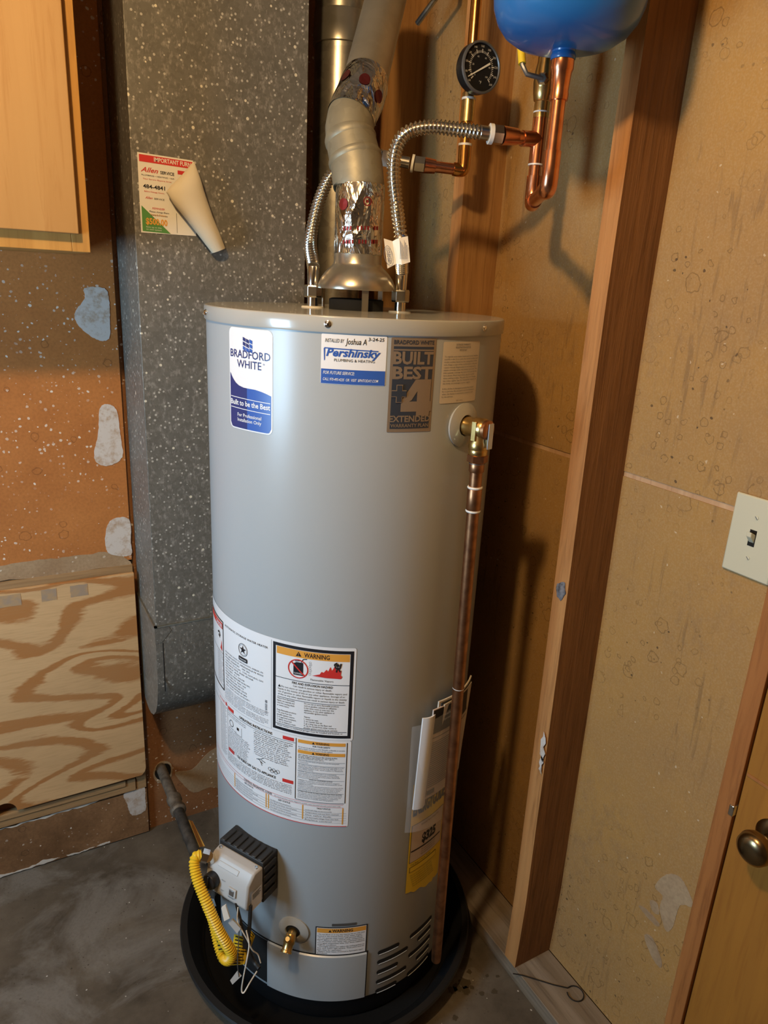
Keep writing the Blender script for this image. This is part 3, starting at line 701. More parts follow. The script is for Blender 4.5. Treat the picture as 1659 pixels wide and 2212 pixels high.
p.use(1).text('PLUMBING & HEATING', u0+.021, z1-.0415, .0042, width=.064)
p.use(2).text('FOR FUTURE SERVICE:', u0+.004, z0+.0155, .0048, width=.050, shear=.25, bold=.01, off=.0013); p.text('CALL 970-493-4235  OR  VISIT  BPHTODAY.COM', u0+.004, z0+.0055, .0042, width=.088, shear=.25, bold=.008, off=.0013)
ob('print', p, [M_blueink, M_ink, M_wlab], sb, smooth=0, recalc=False)
# warranty sticker
u0, u1, z0, z1 = ua(-105.3), ua(-89.1), 1.3215, 1.4730; Wd = u1-u0; Hd = z1-z0
sb = sticker('warranty_sticker', u0, u1, z0, z1, M_label_brz, .002, label='bronze and slate warranty sticker')
p = Print()
e = .0045
p.use(0).cpatch(u0+e, u1-e, z0+.006, z1-.0135, .0009)
p.use(0).text('BRADFORD WHITE', u0+e, z1-.010, .0062, width=Wd-2*e, bold=.02)
p.use(1).cpatch(u0+e, u1-e, z1-.020, z1-.0178, .0011)
p.text('BUILT', u0+e, z1-.0405, .0185, width=Wd-2*e, bold=.035, off=.0012); p.text('BEST', u0+e, z1-.0640, .0185, width=Wd-2*e, bold=.035, off=.0012)
f4 = lambda x, y: (u0+Wd*x, z1-Hd*y)
for x0, x1, y0, y1 in ((.62, .93, .43, .82), (.27, .97, .665, .775)): p.cpatch(u0+Wd*x0, u0+Wd*x1, z1-Hd*y1, z1-Hd*y0, .0013)
for i in range(6):
    a, b = .27+.35*i/6, .27+.35*(i+1)/6
    to = lambda x: np.interp(x, [.27, .57, .62], [.665, .43, .43]); bo_ = lambda x: np.interp(x, [.27, .485, .62], [.665, .665, .555])
    p.cpoly([f4(a, bo_(a)), f4(b, bo_(b)), f4(b, to(b)), f4(a, to(a))], .0013)
pc = (u0+.0175, z1-.088)
p.cpoly([(pc[0]+x*.001, pc[1]+y*.001) for x, y in ((-5.5, 14.5), (5.5, 14.5), (5.5, 5.5), (12, 5.5), (12, -5.5), (5.5, -5.5), (5.5, -14.5), (-5.5, -14.5), (-5.5, -5.5), (-13, -5.5), (-13, 5.5), (-5.5, 5.5))][::-1], .0022)
p.use(0).cpoly([(pc[0]+x*.001, pc[1]+y*.001) for x, y in ((-4.2, 13.2), (4.2, 13.2), (4.2, 4.2), (12, 4.2), (12, -4.2), (4.2, -4.2), (4.2, -13.2), (-4.2, -13.2), (-4.2, -4.2), (-13, -4.2), (-13, 4.2), (-4.2, 4.2))][::-1], .0026)
p.use(1).text('EXTENDED', u0+e*.6, z0+.0175, .0098, width=Wd-e*1.2, bold=.03, off=.0012); p.text('WARRANTY PLAN', u0+e+.001, z0+.0085, .0055, width=Wd-2*e-.002, bold=.02, off=.0012)
ob('print', p, [M_label_slate, M_label_brz], sb, smooth=0, recalc=False)
# cream notice
u0, u1, z0, z1 = ua(-86.2), ua(-67.6), 1.3665, 1.4675; Wd = u1-u0
sb = sticker('notice_sticker', u0, u1, z0, z1, M_label_tan, .003, label='cream paper notice sticker')
p = Print(); p.text('EXTENDED WARRANTY', (u0+u1)/2, z1-.006, .003, width=.035, align='C'); p.text('REGISTRATION NOTICE', (u0+u1)/2, z1-.0105, .003, width=.037, align='C'); p.text('IMPORTANT', (u0+u1)/2, z1-.015, .003, width=.018, align='C')
L_ = ['To register your water heater go to our website', 'and fill in the form with the serial number and', 'model number found on the rating plate of this', 'unit. Keep a copy of the confirmation with your', 'owner manual. Registration is not required to', 'obtain coverage under the limited warranty. The', 'plan extends coverage for parts and tank by the', 'term shown. Proof of purchase may be needed', 'when making a claim. This plan does not change', 'any other rights. See the manual for details on', 'the limits of coverage in your region.', '', 'If this sticker is damaged contact the maker', 'for a new one. Do not paint over or remove it', 'when the heater is serviced or moved at all', 'by any person.']
for i, t in enumerate(L_):
    if t: p.text(t, u0+.004, z1-.0245-i*.0044, .0021, width=(Wd-.008)*min(1, len(t)/47))
p.text('PART 1 (04-22)', (u0+u1)/2, z0+.003, .0018, width=.016, align='C')
ob('print', p, [M_inkgrey], sb, smooth=0, recalc=False)
# --- big instruction label ---------------------------------------------------
kb = lambda x, y: cyl(450+.23956*x, 1290+.23956*y)
uR = ua(-112.4); uL = ua(-195)
ZA1, ZA0, ZB0 = .9275, .7335, .5335
la = sticker('rating_label', uL, uR+.0012, ZA0-.001, ZA1, M_wlab, .004)
lb = sticker('instruction_label', uL, uR-.001, ZB0, ZA0-.0015, M_wlab, .004)
p = Print(); INK, RED, ORG, WHT, GRY, TAN = range(6); PM = [M_ink, M_red, M_orange, M_wlab, M_inkgrey, M_label_tan]
bx0, bx1 = ua(-144.3), ua(-113.0); bz1, bz0 = .9215, .7375
p.use(INK).cpatch(bx0, bx1, bz0, bz1, .0009); t_ = .0062
ix0, ix1, iz0, iz1 = bx0+t_, bx1-t_, bz0+t_, bz1-t_
p.use(WHT).cpatch(ix0, ix1, iz0, iz1, .0011)
p.use(ORG).cpatch(ix0+.002, ix1-.001, iz1-.0155, iz1-.0005, .0013)
mid = (ix0+ix1)/2; zz = iz1-.0125
p.use(INK).cpoly([(mid-.030, zz-.0002), (mid-.019, zz-.0002), (mid-.0245, zz+.0092)], .0015); p.use(ORG).text('!', mid-.0252, zz+.001, .0055, width=.0012, off=.0017)
p.use(INK).text('WARNING', mid-.014, zz, .0085, width=.047, bold=.02, off=.0015)
# pictogram
cz = iz1-.0385; cu2 = ix0+.045
def ring(u, z, r, w_, off, n=28):
    for i in range(n):
        a, b = 2*math.pi*i/n, 2*math.pi*(i+1)/n
        p.cpoly([(u+r*math.cos(a), z+r*math.sin(a)), (u+(r+w_)*math.cos(a), z+(r+w_)*math.sin(a)), (u+(r+w_)*math.cos(b), z+(r+w_)*math.sin(b)), (u+r*math.cos(b), z+r*math.sin(b))], off)
p.use(INK).cpoly([(cu2-.009, cz-.0135), (cu2+.010, cz-.0135), (cu2+.010, cz+.0135), (cu2-.003, cz+.0135), (cu2-.009, cz+.010)], .0014)
p.cline((cu2+.006, cz+.014), (cu2+.010, cz+.021), .0018, .0014); p.cline((cu2+.010, cz+.021), (cu2+.017, cz+.022), .0018, .0014); p.cline((cu2-.006, cz+.015), (cu2+.004, cz+.017), .0016, .0014)
p.use(WHT).text('FLAMMABLE', cu2-.0075, cz-.011, .003, width=.0155, off=.0016)
p.use(RED); ring(cu2, cz, .0175, .0022, .0018); p.cline((cu2-.013, cz+.013), (cu2+.013, cz-.013), .0026, .0019)
fx = cu2+.027
p.use(RED)
fl = [(0, -.0095), (.014, -.005), (.017, .0005), (.021, -.001), (.026, .006), (.029, .002), (.033, .012), (.036, .004), (.041, .014), (.043, .006), (.048, .012), (.049, .002), (.053, .006), (.052, -.004), (.055, -.008), (.052, -.012), (.001, -.0115)]
for i in range(len(fl)-1): p.cpoly([(fx+fl[i][0], cz+fl[i][1]), (fx+fl[i+1][0], cz+fl[i+1][1]), (fx+.028, cz-.0115)], .0019)
p.use(INK); pu, pz = fx+.046, cz+.012
ring(pu, pz+.004, .0, .0032, .0024, 12)
for a, b in (((0, 0), (-.002, -.010)), ((0, 0), (.005, -.009)), ((-.006, .006), (-.003, -.002)), ((-.006, .006), (-.001, .009)), ((.006, .008), (.004, -.002)), ((-.003, -.002), (.004, -.002))): p.cline((pu+a[0], pz+a[1]), (pu+b[0], pz+b[1]), .0026, .0024)
p.use(GRY)
for i in range(7): ring(cu2+.023+.001*math.sin(i*2), cz+.016-i*.004, .0018, .0004, .0014, 8)
p.use(INK).text('Flammable Vapors', fx-.003, cz-.020, .0038, width=.042, off=.0014)
zl = iz1-.064; p.use(INK).cline((ix0, zl), (ix1, zl), .0012, .0014)
p.text('FIRE AND EXPLOSION HAZARD', mid+.002, zl-.0075, .0045, width=.077, align='C', bold=.025, off=.0014)
p.text('Can result in serious injury or death.', mid+.002, zl-.0137, .0040, width=.073, align='C', off=.0014)
p.cpoly([(ix0+.005, zl-.0205), (ix0+.011, zl-.0205), (ix0+.008, zl-.0152)], .0015)
for i, (t, o_) in enumerate((('Do not store or use gasoline or other flammable vapors and', .012), ('liquids in the vicinity of this or any other appliance. Storage of or', .005), ('use of gasoline or other flammable vapors or liquids in the vicinity', .005), ('of this or any other appliance can result in serious injury or death.', .005))):
    p.text(t, ix0+o_, zl-.0200-i*.0058, .0036, width=ix1-ix0-.004-o_-.003*(i % 2), off=.0014)
zl2 = zl-.0415; p.cline((ix0+.004, zl2), (ix1-.006, zl2), .0010, .0014)
p.para(['Vapors from flammable', 'liquids can explode and', 'catch fire causing death', 'or severe burns.', '', 'Keep flammable products:', '  1. far away from any', '     possible ignition source.', '  2. in approved containers.', '  3. tightly closed and', "  4. out of children's reach."], ix0+.003, zl2-.0048, .0034, .0051, .78, .0014, .054)
p.para(['Do not use or store flammable products', 'such as gasoline, solvents or adhesives', 'in the same room or area near this', 'appliance, or any other appliance or', 'any possible ignition source.', '', 'Vapors:', '  1. cannot be seen.', '  2. are heavier than air.', '  3. go a long way on the floor and', '  4. can be carried from other rooms to', '     possible ignition sources by air currents'], ix0+.058, zl2-.0048, .0034, .00475, .80, .0014, .077)
for dz in (.0595, .0710): p.cline((ix0, zl2-dz+.0008), (ix1-.002, zl2-dz+.0008), .0010, .0014)
p.text('Water heaters in residential garages must be installed and located, or', ix0+.003, zl2-.0640+.0008, .0032, width=ix1-ix0-.012, off=.0014); p.text('protected, to avoid physical damage.', ix0+.003, zl2-.0690+.0008, .0032, width=.066, off=.0014)
# rating plate column
cx_ = lambda d: ua(d)
rx0, rx1 = ua(-174), ua(-145.5); rm = (rx0+rx1)/2
p.use(INK).text('AUTOMATIC STORAGE WATER HEATER', rm, .902, .0042, width=(rx1-rx0)*.92, align='C', off=.0012)
ring(rm, .877, .0125, .0009, .0012); ring(rm, .877, .0105, .0005, .0012)
st = []
for i in range(10): r_ = .0095 if i % 2 == 0 else .0038; st.append((rm+r_*math.sin(math.pi*i/5), .877+r_*math.cos(math.pi*i/5)))
for i in range(10): p.cpoly([st[i], (rm, .877), st[(i+1) % 10]], .0012)
p.cpatch(rm-.013, rm+.013, .852, .861, .0012, .002); p.use(WHT).text('Intertek', rm, .8545, .004, width=.02, align='C', off=.0014)
rt = ['BRADFORD WHITE CORPORATION, AMBLER, PA', '200 LAFAYETTE ST, MIDDLEVILLE MI 49333', 'MODEL: RG250T6N     S/N: WC', 'CAPACITY 50 US GAL   TYPE: NATURAL GAS', 'MAX INPUT RATE  40,000  BTU/HR', 'MIN INPUT  40,000', 'RECOVERY  41.0  GAL/HR', 'MANIFOLD PRESSURE 4.0 IN WC', 'INLET MIN 5.0  MAX 14.0', 'TEST PRESSURE 300 PSI', 'WORKING PRESSURE 150 PSI', 'FIRST HOUR RATING 85 GPH', 'VENT: DRAFT HOOD CATEGORY I']
for i, t in enumerate(rt): p.use(INK if i % 3 else GRY).text(t, rx0+.006, .846-i*.0062, .0030, width=(rx1-rx0)*.86*min(1, len(t)/39), off=.0012)
for i in range(9): p.use(INK).cpatch(rx1-.012, rx1-.007, .790-i*.0032, .790-i*.0032+random.choice((.0008, .0014, .002)), .0012)
ft = 'For installation on combustible flooring in an alcove or closet minimum clearances from combustible construction are as follows: sides and rear, front and flue. See the manual for all other clearances and for venting and combustion air requirements'
wsx = ft.split(); ln = []
while wsx:
    s_ = ''
    while wsx and len(s_)+len(wsx[0]) < 58: s_ += wsx.pop(0)+' '
    ln.append(s_)
for i, t in enumerate((ln*3)[:9]): p.use(GRY).text(t, rx0+.001, .7655-i*.0034, .0022, width=(rx1-rx0)*.97*min(1, len(t)/57), off=.0012)
p.use(INK).cline((ua(-145.0), ZA0), (ua(-145.0), ZA1-.004), .0004, .0012)
# danger box at the far left
dx0, dx1 = ua(-193), ua(-174.8)
for a, b in (((dx0, .905), (dx1, .905)), ((dx1, .906), (dx1, .752)), ((dx0, .753), (dx1, .753))): p.use(INK).cline(a, b, .003, .0012)
p.use(RED).cpatch(dx0, dx1-.003, .888, .901, .0012); p.use(WHT).text('DANGER', dx1-.038, .8905, .0075, width=.034, bold=.02, off=.0014)
p.use(INK)
for a, b in (((-.030, .872), (-.022, .876)), ((-.022, .876), (-.016, .868)), ((-.026, .868), (-.018, .864))): p.cline((dx1+a[0], a[1]), (dx1+b[0], b[1]), .004, .0012)
p.use(RED).cpoly([(dx1-.016, .842), (dx1-.006, .838), (dx1-.009, .862), (dx1-.012, .850)], .0012)
p.use(INK).cline((dx0, .834), (dx1, .834), .0008, .0012)
for i in range(17): p.use(GRY).text('HOT WATER CAN SCALD', dx1-.036, .828-i*.0042, .0024, width=.030+.003*(i % 3)-.006*(i % 4 == 3), off=.0012)
ob('print', p, PM, la, smooth=0, recalc=False)
# lower label print
p = Print(); ZT = ZA0-.0015
ox0, ox1 = ua(-171.8), ua(-134.5)
def rbar(z, text, a, b, w_):
    p.use(RED).cpatch(a+.003, a+.003+.022, z, z+.0075, .0012); p.cpatch(b-.026, b-.003, z, z+.0075, .0012); p.use(GRY if False else INK).text(text, (a+b)/2-.002, z+.001, .0055, width=w_, align='C', bold=.015, off=.0013)
p.use(INK).cline((ox0, ZT-.004), (ox0, .596), .0007, .0012); p.cline((ua(-134.2), .728), (ua(-134.2), .590), .0014, .0012); p.cline((ua(-114.2), .728), (ua(-114.2), .590), .0014, .0012)
rbar(.719, 'OPERATING INSTRUCTIONS', ox0, ox1, .088); p.use(INK).cline((ox0, .7165), (ox1, .7165), .0006, .0012)
rbar(.6215, 'TO TURN OFF GAS TO APPLIANCE', ox0, ox1, .105)
op = ['STOP! Read the safety information', 'above on this label. Turn the gas', 'control knob clockwise to OFF.', 'Set the thermostat to lowest.', 'Wait ten minutes to clear out', 'any gas. If you smell gas STOP!', 'Follow the steps in the safety', 'information. If you do not smell', 'gas go to the next step. Turn', 'the knob to PILOT. Remove outer', 'door. Push in the knob fully', 'and hold it. Push the igniter', 'button until the light blinks.', 'Release the knob and replace', 'the outer door of the heater.', 'Turn the knob to the setting', 'wanted for the hot water.']
for i, t in enumerate(op[:2]): p.use(GRY).text(t, ox0+.003, .710-i*.0042, .0027, width=.062, off=.0012)
for i, t in enumerate(op[2:]): p.use(GRY).text(t, ox0+.003, .682-i*.0041+(-.0 if i else 0), .0027, width=.076*len(t)/33, off=.0012) if i > 1 else None
for i, t in enumerate(op+op[:1]): 
    if i < 13: p.use(INK if i < 5 else GRY).text('%s%s' % ('\u2022 ' if i % 4 == 0 else '', t), ox0+.088, .711-i*.0043, .0028, width=.085*len(t)/33+.004, off=.0012)
p.use(INK); ring(ox0+.016, .692, .0065, .0012, .0012, 16); p.cpatch(ox0+.036, ox0+.043, .688, .694, .0012); p.cline((ox0+.030, .678), (ox0+.052, .678), .0006, .0012); p.cline((ox0+.052, .678), (ox0+.052, .699), .0006, .0012); p.text('OFF  PILOT  HOT', ox0+.006, .6785, .0028, width=.028)
for a, b in (((0, 0), (.012, .004)), ((.004, .002), (.016, -.005)), ((.010, .003), (.018, .009)), ((.010, -.002), (.014, -.010)), ((.012, .002), (.022, .0))): p.cline((ox0+.095+a[0], .650+a[1]), (ox0+.095+b[0], .650+b[1]), .0012, .0012)
for i in range(5): ring(ox0+.128+i*.0045, .640-(i % 2)*.003, .0035, .0007, .0012, 10)
for i in range(6): p.use(GRY).text(['Set the knob to OFF as shown on the control and wait for the burner', 'If maintenance is needed turn off all electric power to the appliance', 'Replace the outer door and call a qualified service technician or', 'your gas supplier for help. Do not force the knob by hand tools', 'Failure to follow these steps may cause damage to the controls', 'and may result in fire or explosion and in personal injury'][i], ox0+.003, .6155-i*.0037, .0026, width=(ox1-ox0)*.95, off=.0012)
# right column
qx0, qx1 = ua(-133.4), ua(-114.8); qm = (qx0+qx1)/2
def obar(z, h=.0072):
    p.use(ORG).cpatch(qx0, qx1-.0005, z, z+h, .0012); p.use(INK).text('WARNING', qm+.002, z+.0013, .0045, width=.026, align='C', bold=.02, off=.0014); p.cpoly([(qm-.018, z+.001), (qm-.0125, z+.001), (qm-.0152, z+.006)], .0014)
obar(.7195); p.text('FOR YOUR SAFETY', qm, .7140, .0034, width=.033, align='C', bold=.01)
p.text('Do not store or use gasoline or other flammable, combustible, or corrosive', qx0+.001, .7090, .0027, width=qx1-qx0-.002); p.text('vapors or liquids in the vicinity of this or any other appliance.', qx0+.001, .7050, .0027, width=.066)
obar(.6965)
seg = [('HOT WATER CAN PRODUCE 3RD DEGREE BURNS', .075), ('IN LESS THAN 6 SECONDS AT 140 F (60 C).', .070), ('IN 30 SECONDS AT 130 F (54 C).', .050), None, ('Vapors from flammable liquids will explode and catch fire causing death', .9), ('or severe burns.', .02), None, ('This appliance must be installed in accordance with local codes or, in the', 1), ('absence of local codes, the National Fuel Gas Code, ANSI Z223.1 or the', .97), ('CAN/CSA-B149 Installation Codes.  Not for installation in a Manufactured', .98), ('Home (Mobile Home).', .03), None, ('CAUTION: Operation of this water heater in air contaminated by', .85), ('perchloroethylene, any chlorinated hydrocarbon or strong oxidizing', .9), ('agents, will result in serious damage to brass orifices, internal steel', .92), ('parts and void the warranty.', .04), None, ('            STATE OF CALIFORNIA NOTICE', .06), ('WARNING: This water heater must be braced, anchored or strapped to', .92), ('avoid falling or moving during an earthquake. See instructions for correct', .98), ('installation procedures.', .03), ('WARNING: If not installed, operated and maintained in accordance with the', 1), ("manufacturer's instructions this product could expose you to substances", .97), ('in the fuel or from fuel combustion which can cause death or serious', .94), ('illness including cancer, birth defects or other reproductive harm.', .9), None, ('SUITABLE FOR WATER (POTABLE) HEATING AND SPACE HEATING', .98), ('Toxic chemicals, such as used for boiler treatment, shall not be introduced', .98), ('into potable water heater used for space heating. This water heater may', .96), ('not be connected to any existing heating system or component(s)', .9), ('previously used with a nonpotable water heating appliance.', .8)]
z = .6915; QW = qx1-qx0-.003
for s_ in seg:
    if s_ is None: p.use(INK).cline((qx0, z+.0012), (qx1, z+.0012), .0005, .0012); z -= .0022; continue
    wdt = s_[1]*QW if s_[1] >= .5 else s_[1]; cap_ = s_[0].isupper() or 'CALIFORNIA' in s_[0]
    p.use(INK if cap_ else GRY).text(s_[0].strip(), qx0+.0012+(.022 if 'CALIFORNIA' in s_[0] else 0), z, .0026 if not cap_ else .0028, width=min(wdt, QW) if 'CALIFORNIA' not in s_[0] else .045); z -= .00345
p.use(INK).cline((ua(-134.2), .589), (qx1+.001, .589), .001, .0012)
# diagnostic table
tx0 = ua(-188); p.use(RED).cline((tx0, .586), (qx1, .586), .0006, .0012); p.cline((tx0, .5350), (uR-.004, .5350), .0016, .0012); p.use(RED).cline((tx0, .5795), (qx1, .5795), .0005, .0012)
p.use(INK).text('CONTROL DIAGNOSTIC CODES', ua(-160), .5808, .0042, width=.075, bold=.01); p.use(GRY).text('(See manual and status indicator diagram for probable causes associated with each control status code)', ua(-143.5), .5810, .0026, width=.135)
for k, a in enumerate((-166.5, -147.5, -146.3, -131.0)): p.use(ORG).cline((ua(a), .5785), (ua(a), .545), .0022, .0012)
p.use(ORG).cline((ua(-114.9), .5785), (ua(-114.9), .540), .0022, .0012)
for a, t in ((-157, 'LED STATUS'), (-139, 'LED STATUS'), (-122.5, 'FAULT STATUS')): p.use(INK).text(t, ua(a), .5735, .0036, width=.026, align='C', bold=.01)
for i in range(5):
    z = .5675-i*.0058; p.use(GRY).cline((tx0, z-.0014), (uR-.005, z-.0014), .0004, .0012)
    for a, t, w_ in ((-165.5, 'LED flashes once every four seconds', .07), (-145.5, 'One flash and three second pause', .062), (-130, ['Low thermopile voltage, main valve not turned ON.', 'Temperature cut-out limit reached.', 'Gas valve fault.', 'Low thermopile voltage, fixed valve fault.', 'Replace control'][i], .07)):
        p.use(GRY).text(t, ua(a), z, .0027, width=w_*(.95 if i % 2 else .75))
# far-left column of the lower label
fx0, fx1 = ua(-188), ua(-172.2)
p.use(RED).cpatch(fx1-.007, fx1-.001, .722, .7295, .0012); p.text('FOR YOUR SAFETY', fx1-.040, .722, .0055, width=.030, off=.0012); p.use(INK).cline((fx0, .716), (fx1, .716), .0006, .0012)
for i in range(27): p.use(GRY).text('Before operating read', fx1-.036, .7115-i*.0043, .0025, width=.030+.003*math.sin(i*2.1), off=.0012)
ob('print', p, PM, lb, smooth=0, recalc=False)
# lower small warning sticker
u0, u1, z0, z1 = ua(-124.4), ua(-102.1), .197, .2775; z0 = .2005
sb = ob('safety_sticker', MB().cpatch(u0, u1, z0, z1, .0009), M_ink, H, recalc=False, label='small black framed warning sticker above the access door')
p = Print(); e = .0024; p.use(3).cpatch(u0+e, u1-e, z0+e, z1-e, .0011); p.use(2).cpatch(u0+e+.001, u1-e-.001, z1-e-.013, z1-e-.001, .0013)
p.use(0).text('WARNING', (u0+u1)/2+.002, z1-e-.0105, .0075, width=.043, align='C', bold=.02, off=.0015); p.cpoly([((u0+u1)/2-.0275, z1-e-.0105), ((u0+u1)/2-.021, z1-e-.0105), ((u0+u1)/2-.0243, z1-e-.0042)], .0015)
for i, t in enumerate(['\u2022 Do not block or in any way restrict the air inlet slots', '   located in the bottom front of the water heater.', '\u2022 Do not operate water heater with personal effects', '   placed against or under slotted outer components.', '\u2022 Do not operate water heater with replacement parts or', '   nonoriginal components other than those supplied in', '   original condition.', '\u2022 Thoroughly inspect and replace the sealing gaskets on', '   inner door and/or sight window. These parts must be', '   kept clean for operation.', '\u2022 Replace water heater if involved in flammable vapor', '   incident.']): p.use(0).text(t, u0+e+.002, z1-e-.0185-i*.0047, .0031, width=(u1-u0-2*e-.005)*min(1, len(t)/54), off=.0014)
ob('print', p, PM, sb, smooth=0, recalc=False)
ob('inspection_plate', MB().cpatch(ua(-117.5), ua(-107), .2795, .2865, .0006, .001), M_grey, H, recalc=False)
# energy label with torn lower edge
u0, u1 = ua(-84.6), ua(-62.5); z1, z0 = .60, .322
eo = MB(); nn = 22
for i in range(nn):
    a, b = u0+(u1-u0)*i/nn, u0+(u1-u0)*(i+1)/nn; tq = [z0-.030*(k/nn)**1.1+.003*math.sin(k*.9)*(k > 2)+(.012 if k > 17 else 0) for k in (i, i+1)]; t0, t1 = tq
    eo.cpoly([(a, t0), (b, t1), (b, z1), (a, z1)], .0012)
eg = ob('energy_label', eo, M_yelpap, H, recalc=False, label='yellow energy label')
p = Print()
p.use(0).text('ENERGYGUIDE', u0+.004, .522, .030, width=.100, bold=.04, off=.0022)
p.use(0).cpatch(u0+.004, u1-.004, .400, .497, .0016); p.use(1).cpatch(u0+.005, u1-.005, .401, .496, .0018)
p.use(0).text('Estimated Yearly Energy Cost', u0+.030, .487, .005, width=.055, off=.0022); p.text('$325', u0+.035, .440, .022, width=.044, bold=.05, off=.0022); p.cline((u0+.006, .430), (u1-.01, .428), .0035, .0022)
for i in range(3): p.text('The estimated yearly cost', u0+.035, .420-i*.006, .0028, width=.045, off=.0022)
p.text('Cost Range of Similar Models', u0+.008, .392, .004, width=.06, off=.002); p.cpatch(u0+.006, u1-.02, .374, .388, .0018); p.use(2).cpatch(u0+.007, u1-.021, .375, .387, .002)
for i in range(6): p.use(0).text('Your cost will depend on your rates and use', u0+.008+.002*i, .364-i*.0065, .003, width=.066, off=.002)
ob('print', p, [M_ink, M_pinkpap, M_yelpap], eg, smooth=0, recalc=False)
# --- relief valve
ta = math.radians(-73.5); tn = np.array([math.cos(ta), math.sin(ta), 0]); tt = np.array([-math.sin(ta), math.cos(ta), 0]); tz = 1.326
tp = tn*RT+np.array([0, 0, tz])
ob('relief_escutcheon', MB().lathe([(.038, -.002), (.0385, .002), (.030, .0055), (.019, .008), (.0175, .006)], tp, tn, 40, cap=False), M_lid, H)
ob('port_shadow', MB().lathe([(0, .0052), (.0185, .0052)], tp, tn, 32, cap=False), M_dark, H)  # flat dark disc painting the shadow gap around the relief valve
rv = ob('relief_valve', MB().lathe([(.0, .002), (.0155, .002), (.0165, .012), (.0165, .026), (.018, .028), (.018, .046), (.0165, .049), (.0, .049)], tp, tn, 32).lathe([(.0, .0), (.0155, 0), (.0155, -.020), (.0175, -.024), (.0175, -.033), (.0165, -.036), (0, -.036)], tp+tn*.037, (0, 0, 1), 32), M_brass, H)
ob('valve_boss', MB().obox(tp+tn*.037, tt, tn, np.array([0, 0, 1]), (-.0185, -.005, -.020), (-.013, .005, .014)), M_brass, rv, bevel=.001)
ob('valve_cap', MB().lathe([(0, .049), (.0165, .049), (.0165, .055), (.012, .058), (0, .058)], tp, tn, 32), M_copper_old, rv)
lv = tp+tn*.060
ob('test_lever', MB().obox(lv, tt, tn, np.array([0, 0, 1]), (-.0065, -.001, -.032), (.0065, .001, .012)).obox(lv, tt, tn, np.array([0, 0, 1]), (.005, -.010, -.030), (.0065, .0, .012)).obox(lv, tt, tn, np.array([0, 0, 1]), (-.003, -.008, -.003), (.003, 0, .003)), M_lever, rv, bevel=.0008)
# --- drain valve
da = math.radians(-134); dn = np.array([math.cos(da), math.sin(da), 0]); dt = np.array([-math.sin(da), math.cos(da), 0]); dp = dn*RT+np.array([0, 0, .2565])
ob('drain_escutcheon', MB().lathe([(.033, -.002), (.0335, .0015), (.026, .005), (.017, .0065), (.0155, .004)], dp, dn, 40, cap=False), M_lid, H)
ob('port_shadow', MB().lathe([(0, .004), (.0165, .004)], dp, dn, 32, cap=False), M_dark, H)  # same dark disc, shade painted in around the drain valve
dd = dn*.80+np.array([0, 0, -.6]); dd /= np.linalg.norm(dd)
dv = ob('drain_valve', MB().lathe([(0, 0), (.0095, 0), (.0095, .024), (.0, .026)], dp, dn, 24).lathe([(0, -.004), (.0105, -.004), (.012, .004), (.012, .012), (.0105, .014), (.0105, .025), (.0118, .026), (.0118, .030), (.008, .030), (.0078, .016), (0, .016)], dp+dn*.018, dd, 24), M_brass, H)
up = np.cross(dt, dd); up = up/np.linalg.norm(up); up = up if up[2] > 0 else -up
ob('drain_stem', MB().lathe([(0, .008), (.007, .008), (.0075, .014), (.005, .017), (.0045, .020), (0, .020)], dp+dn*.018+dd*.006, up, 20), M_brass, dv)
# --- gas control
ga = math.radians(-150.3); gn = np.array([math.cos(ga), math.sin(ga), 0]); gt = np.array([-math.sin(ga), math.cos(ga), 0]); Z = np.array([0, 0, 1.])
go = gt*(-.015)
gc = ob('gas_control', MB().add([tuple(go+gt*x+gn*r+Z*z) for x, r, z in [(-.057, .322, .362), (.057, .322, .362), (.057, .322, .445), (-.057, .322, .445), (-.055, .358, .360), (.055, .358, .360), (.055, .372, .376), (-.055, .372, .376), (.054, .364, .425), (-.054, .364, .425), (.054, .345, .445), (-.054, .345, .445)]],
     [(0, 1, 2, 3), (0, 4, 5, 1), (4, 7, 6, 5), (7, 9, 8, 6), (9, 11, 10, 8), (11, 3, 2, 10), (1, 5, 6, 8, 10, 2), (0, 3, 11, 9, 7, 4)]), M_greyplast, H, bevel=.004, smooth=45)
bk = MB(); bk.obox(go, gt, gn, Z, (-.060, .272, .352), (.056, .322, .452))
for i in range(7): bk.obox(go, gt, gn, Z, (-.056+i*.0162, .285, .452), (-.045+i*.0162, .322, .456))
for i in range(4): bk.obox(go, gt, gn, Z, (.056, .285, .362+i*.022), (.060, .322, .376+i*.022))
ob('control_housing', bk, M_rubber, gc, bevel=.002)
fn = gn*.049+Z*.014-0*gt; fN = np.cross(gt, (gn*(.364-.372)+Z*(.425-.376))); fN /= np.linalg.norm(fN); fN = fN if np.dot(fN, gn) > 0 else -fN
fu = np.cross(fN, gt); fu = fu if fu[2] > 0 else -fu
fo = go+gn*.368+Z*.4005
ob('control_knob', MB().lathe([(.0165, -.004), (.0165, .012), (.0145, .0155), (0, .0158)], fo-gt*.033+fu*.002, fN, 32), M_black, gc)
ob('knob_grip', MB().obox(fo-gt*.033+fu*.002, gt, fu, fN, (-.002, -.014, .0155), (.002, .014, .019)), M_black, gc, bevel=.001)
ob('igniter_frame', MB().obox(fo+gt*.018-fu*.002, gt, fu, fN, (-.010, -.009, 0), (.010, .009, .004)), M_greyplast, gc, bevel=.001)
ob('igniter_button', MB().obox(fo+gt*.018-fu*.002, gt, fu, fN, (-.006, -.006, .003), (.006, .006, .005)), M_grey, gc, bevel=.001)
cp = Flat(fo, gt, fu, fN)
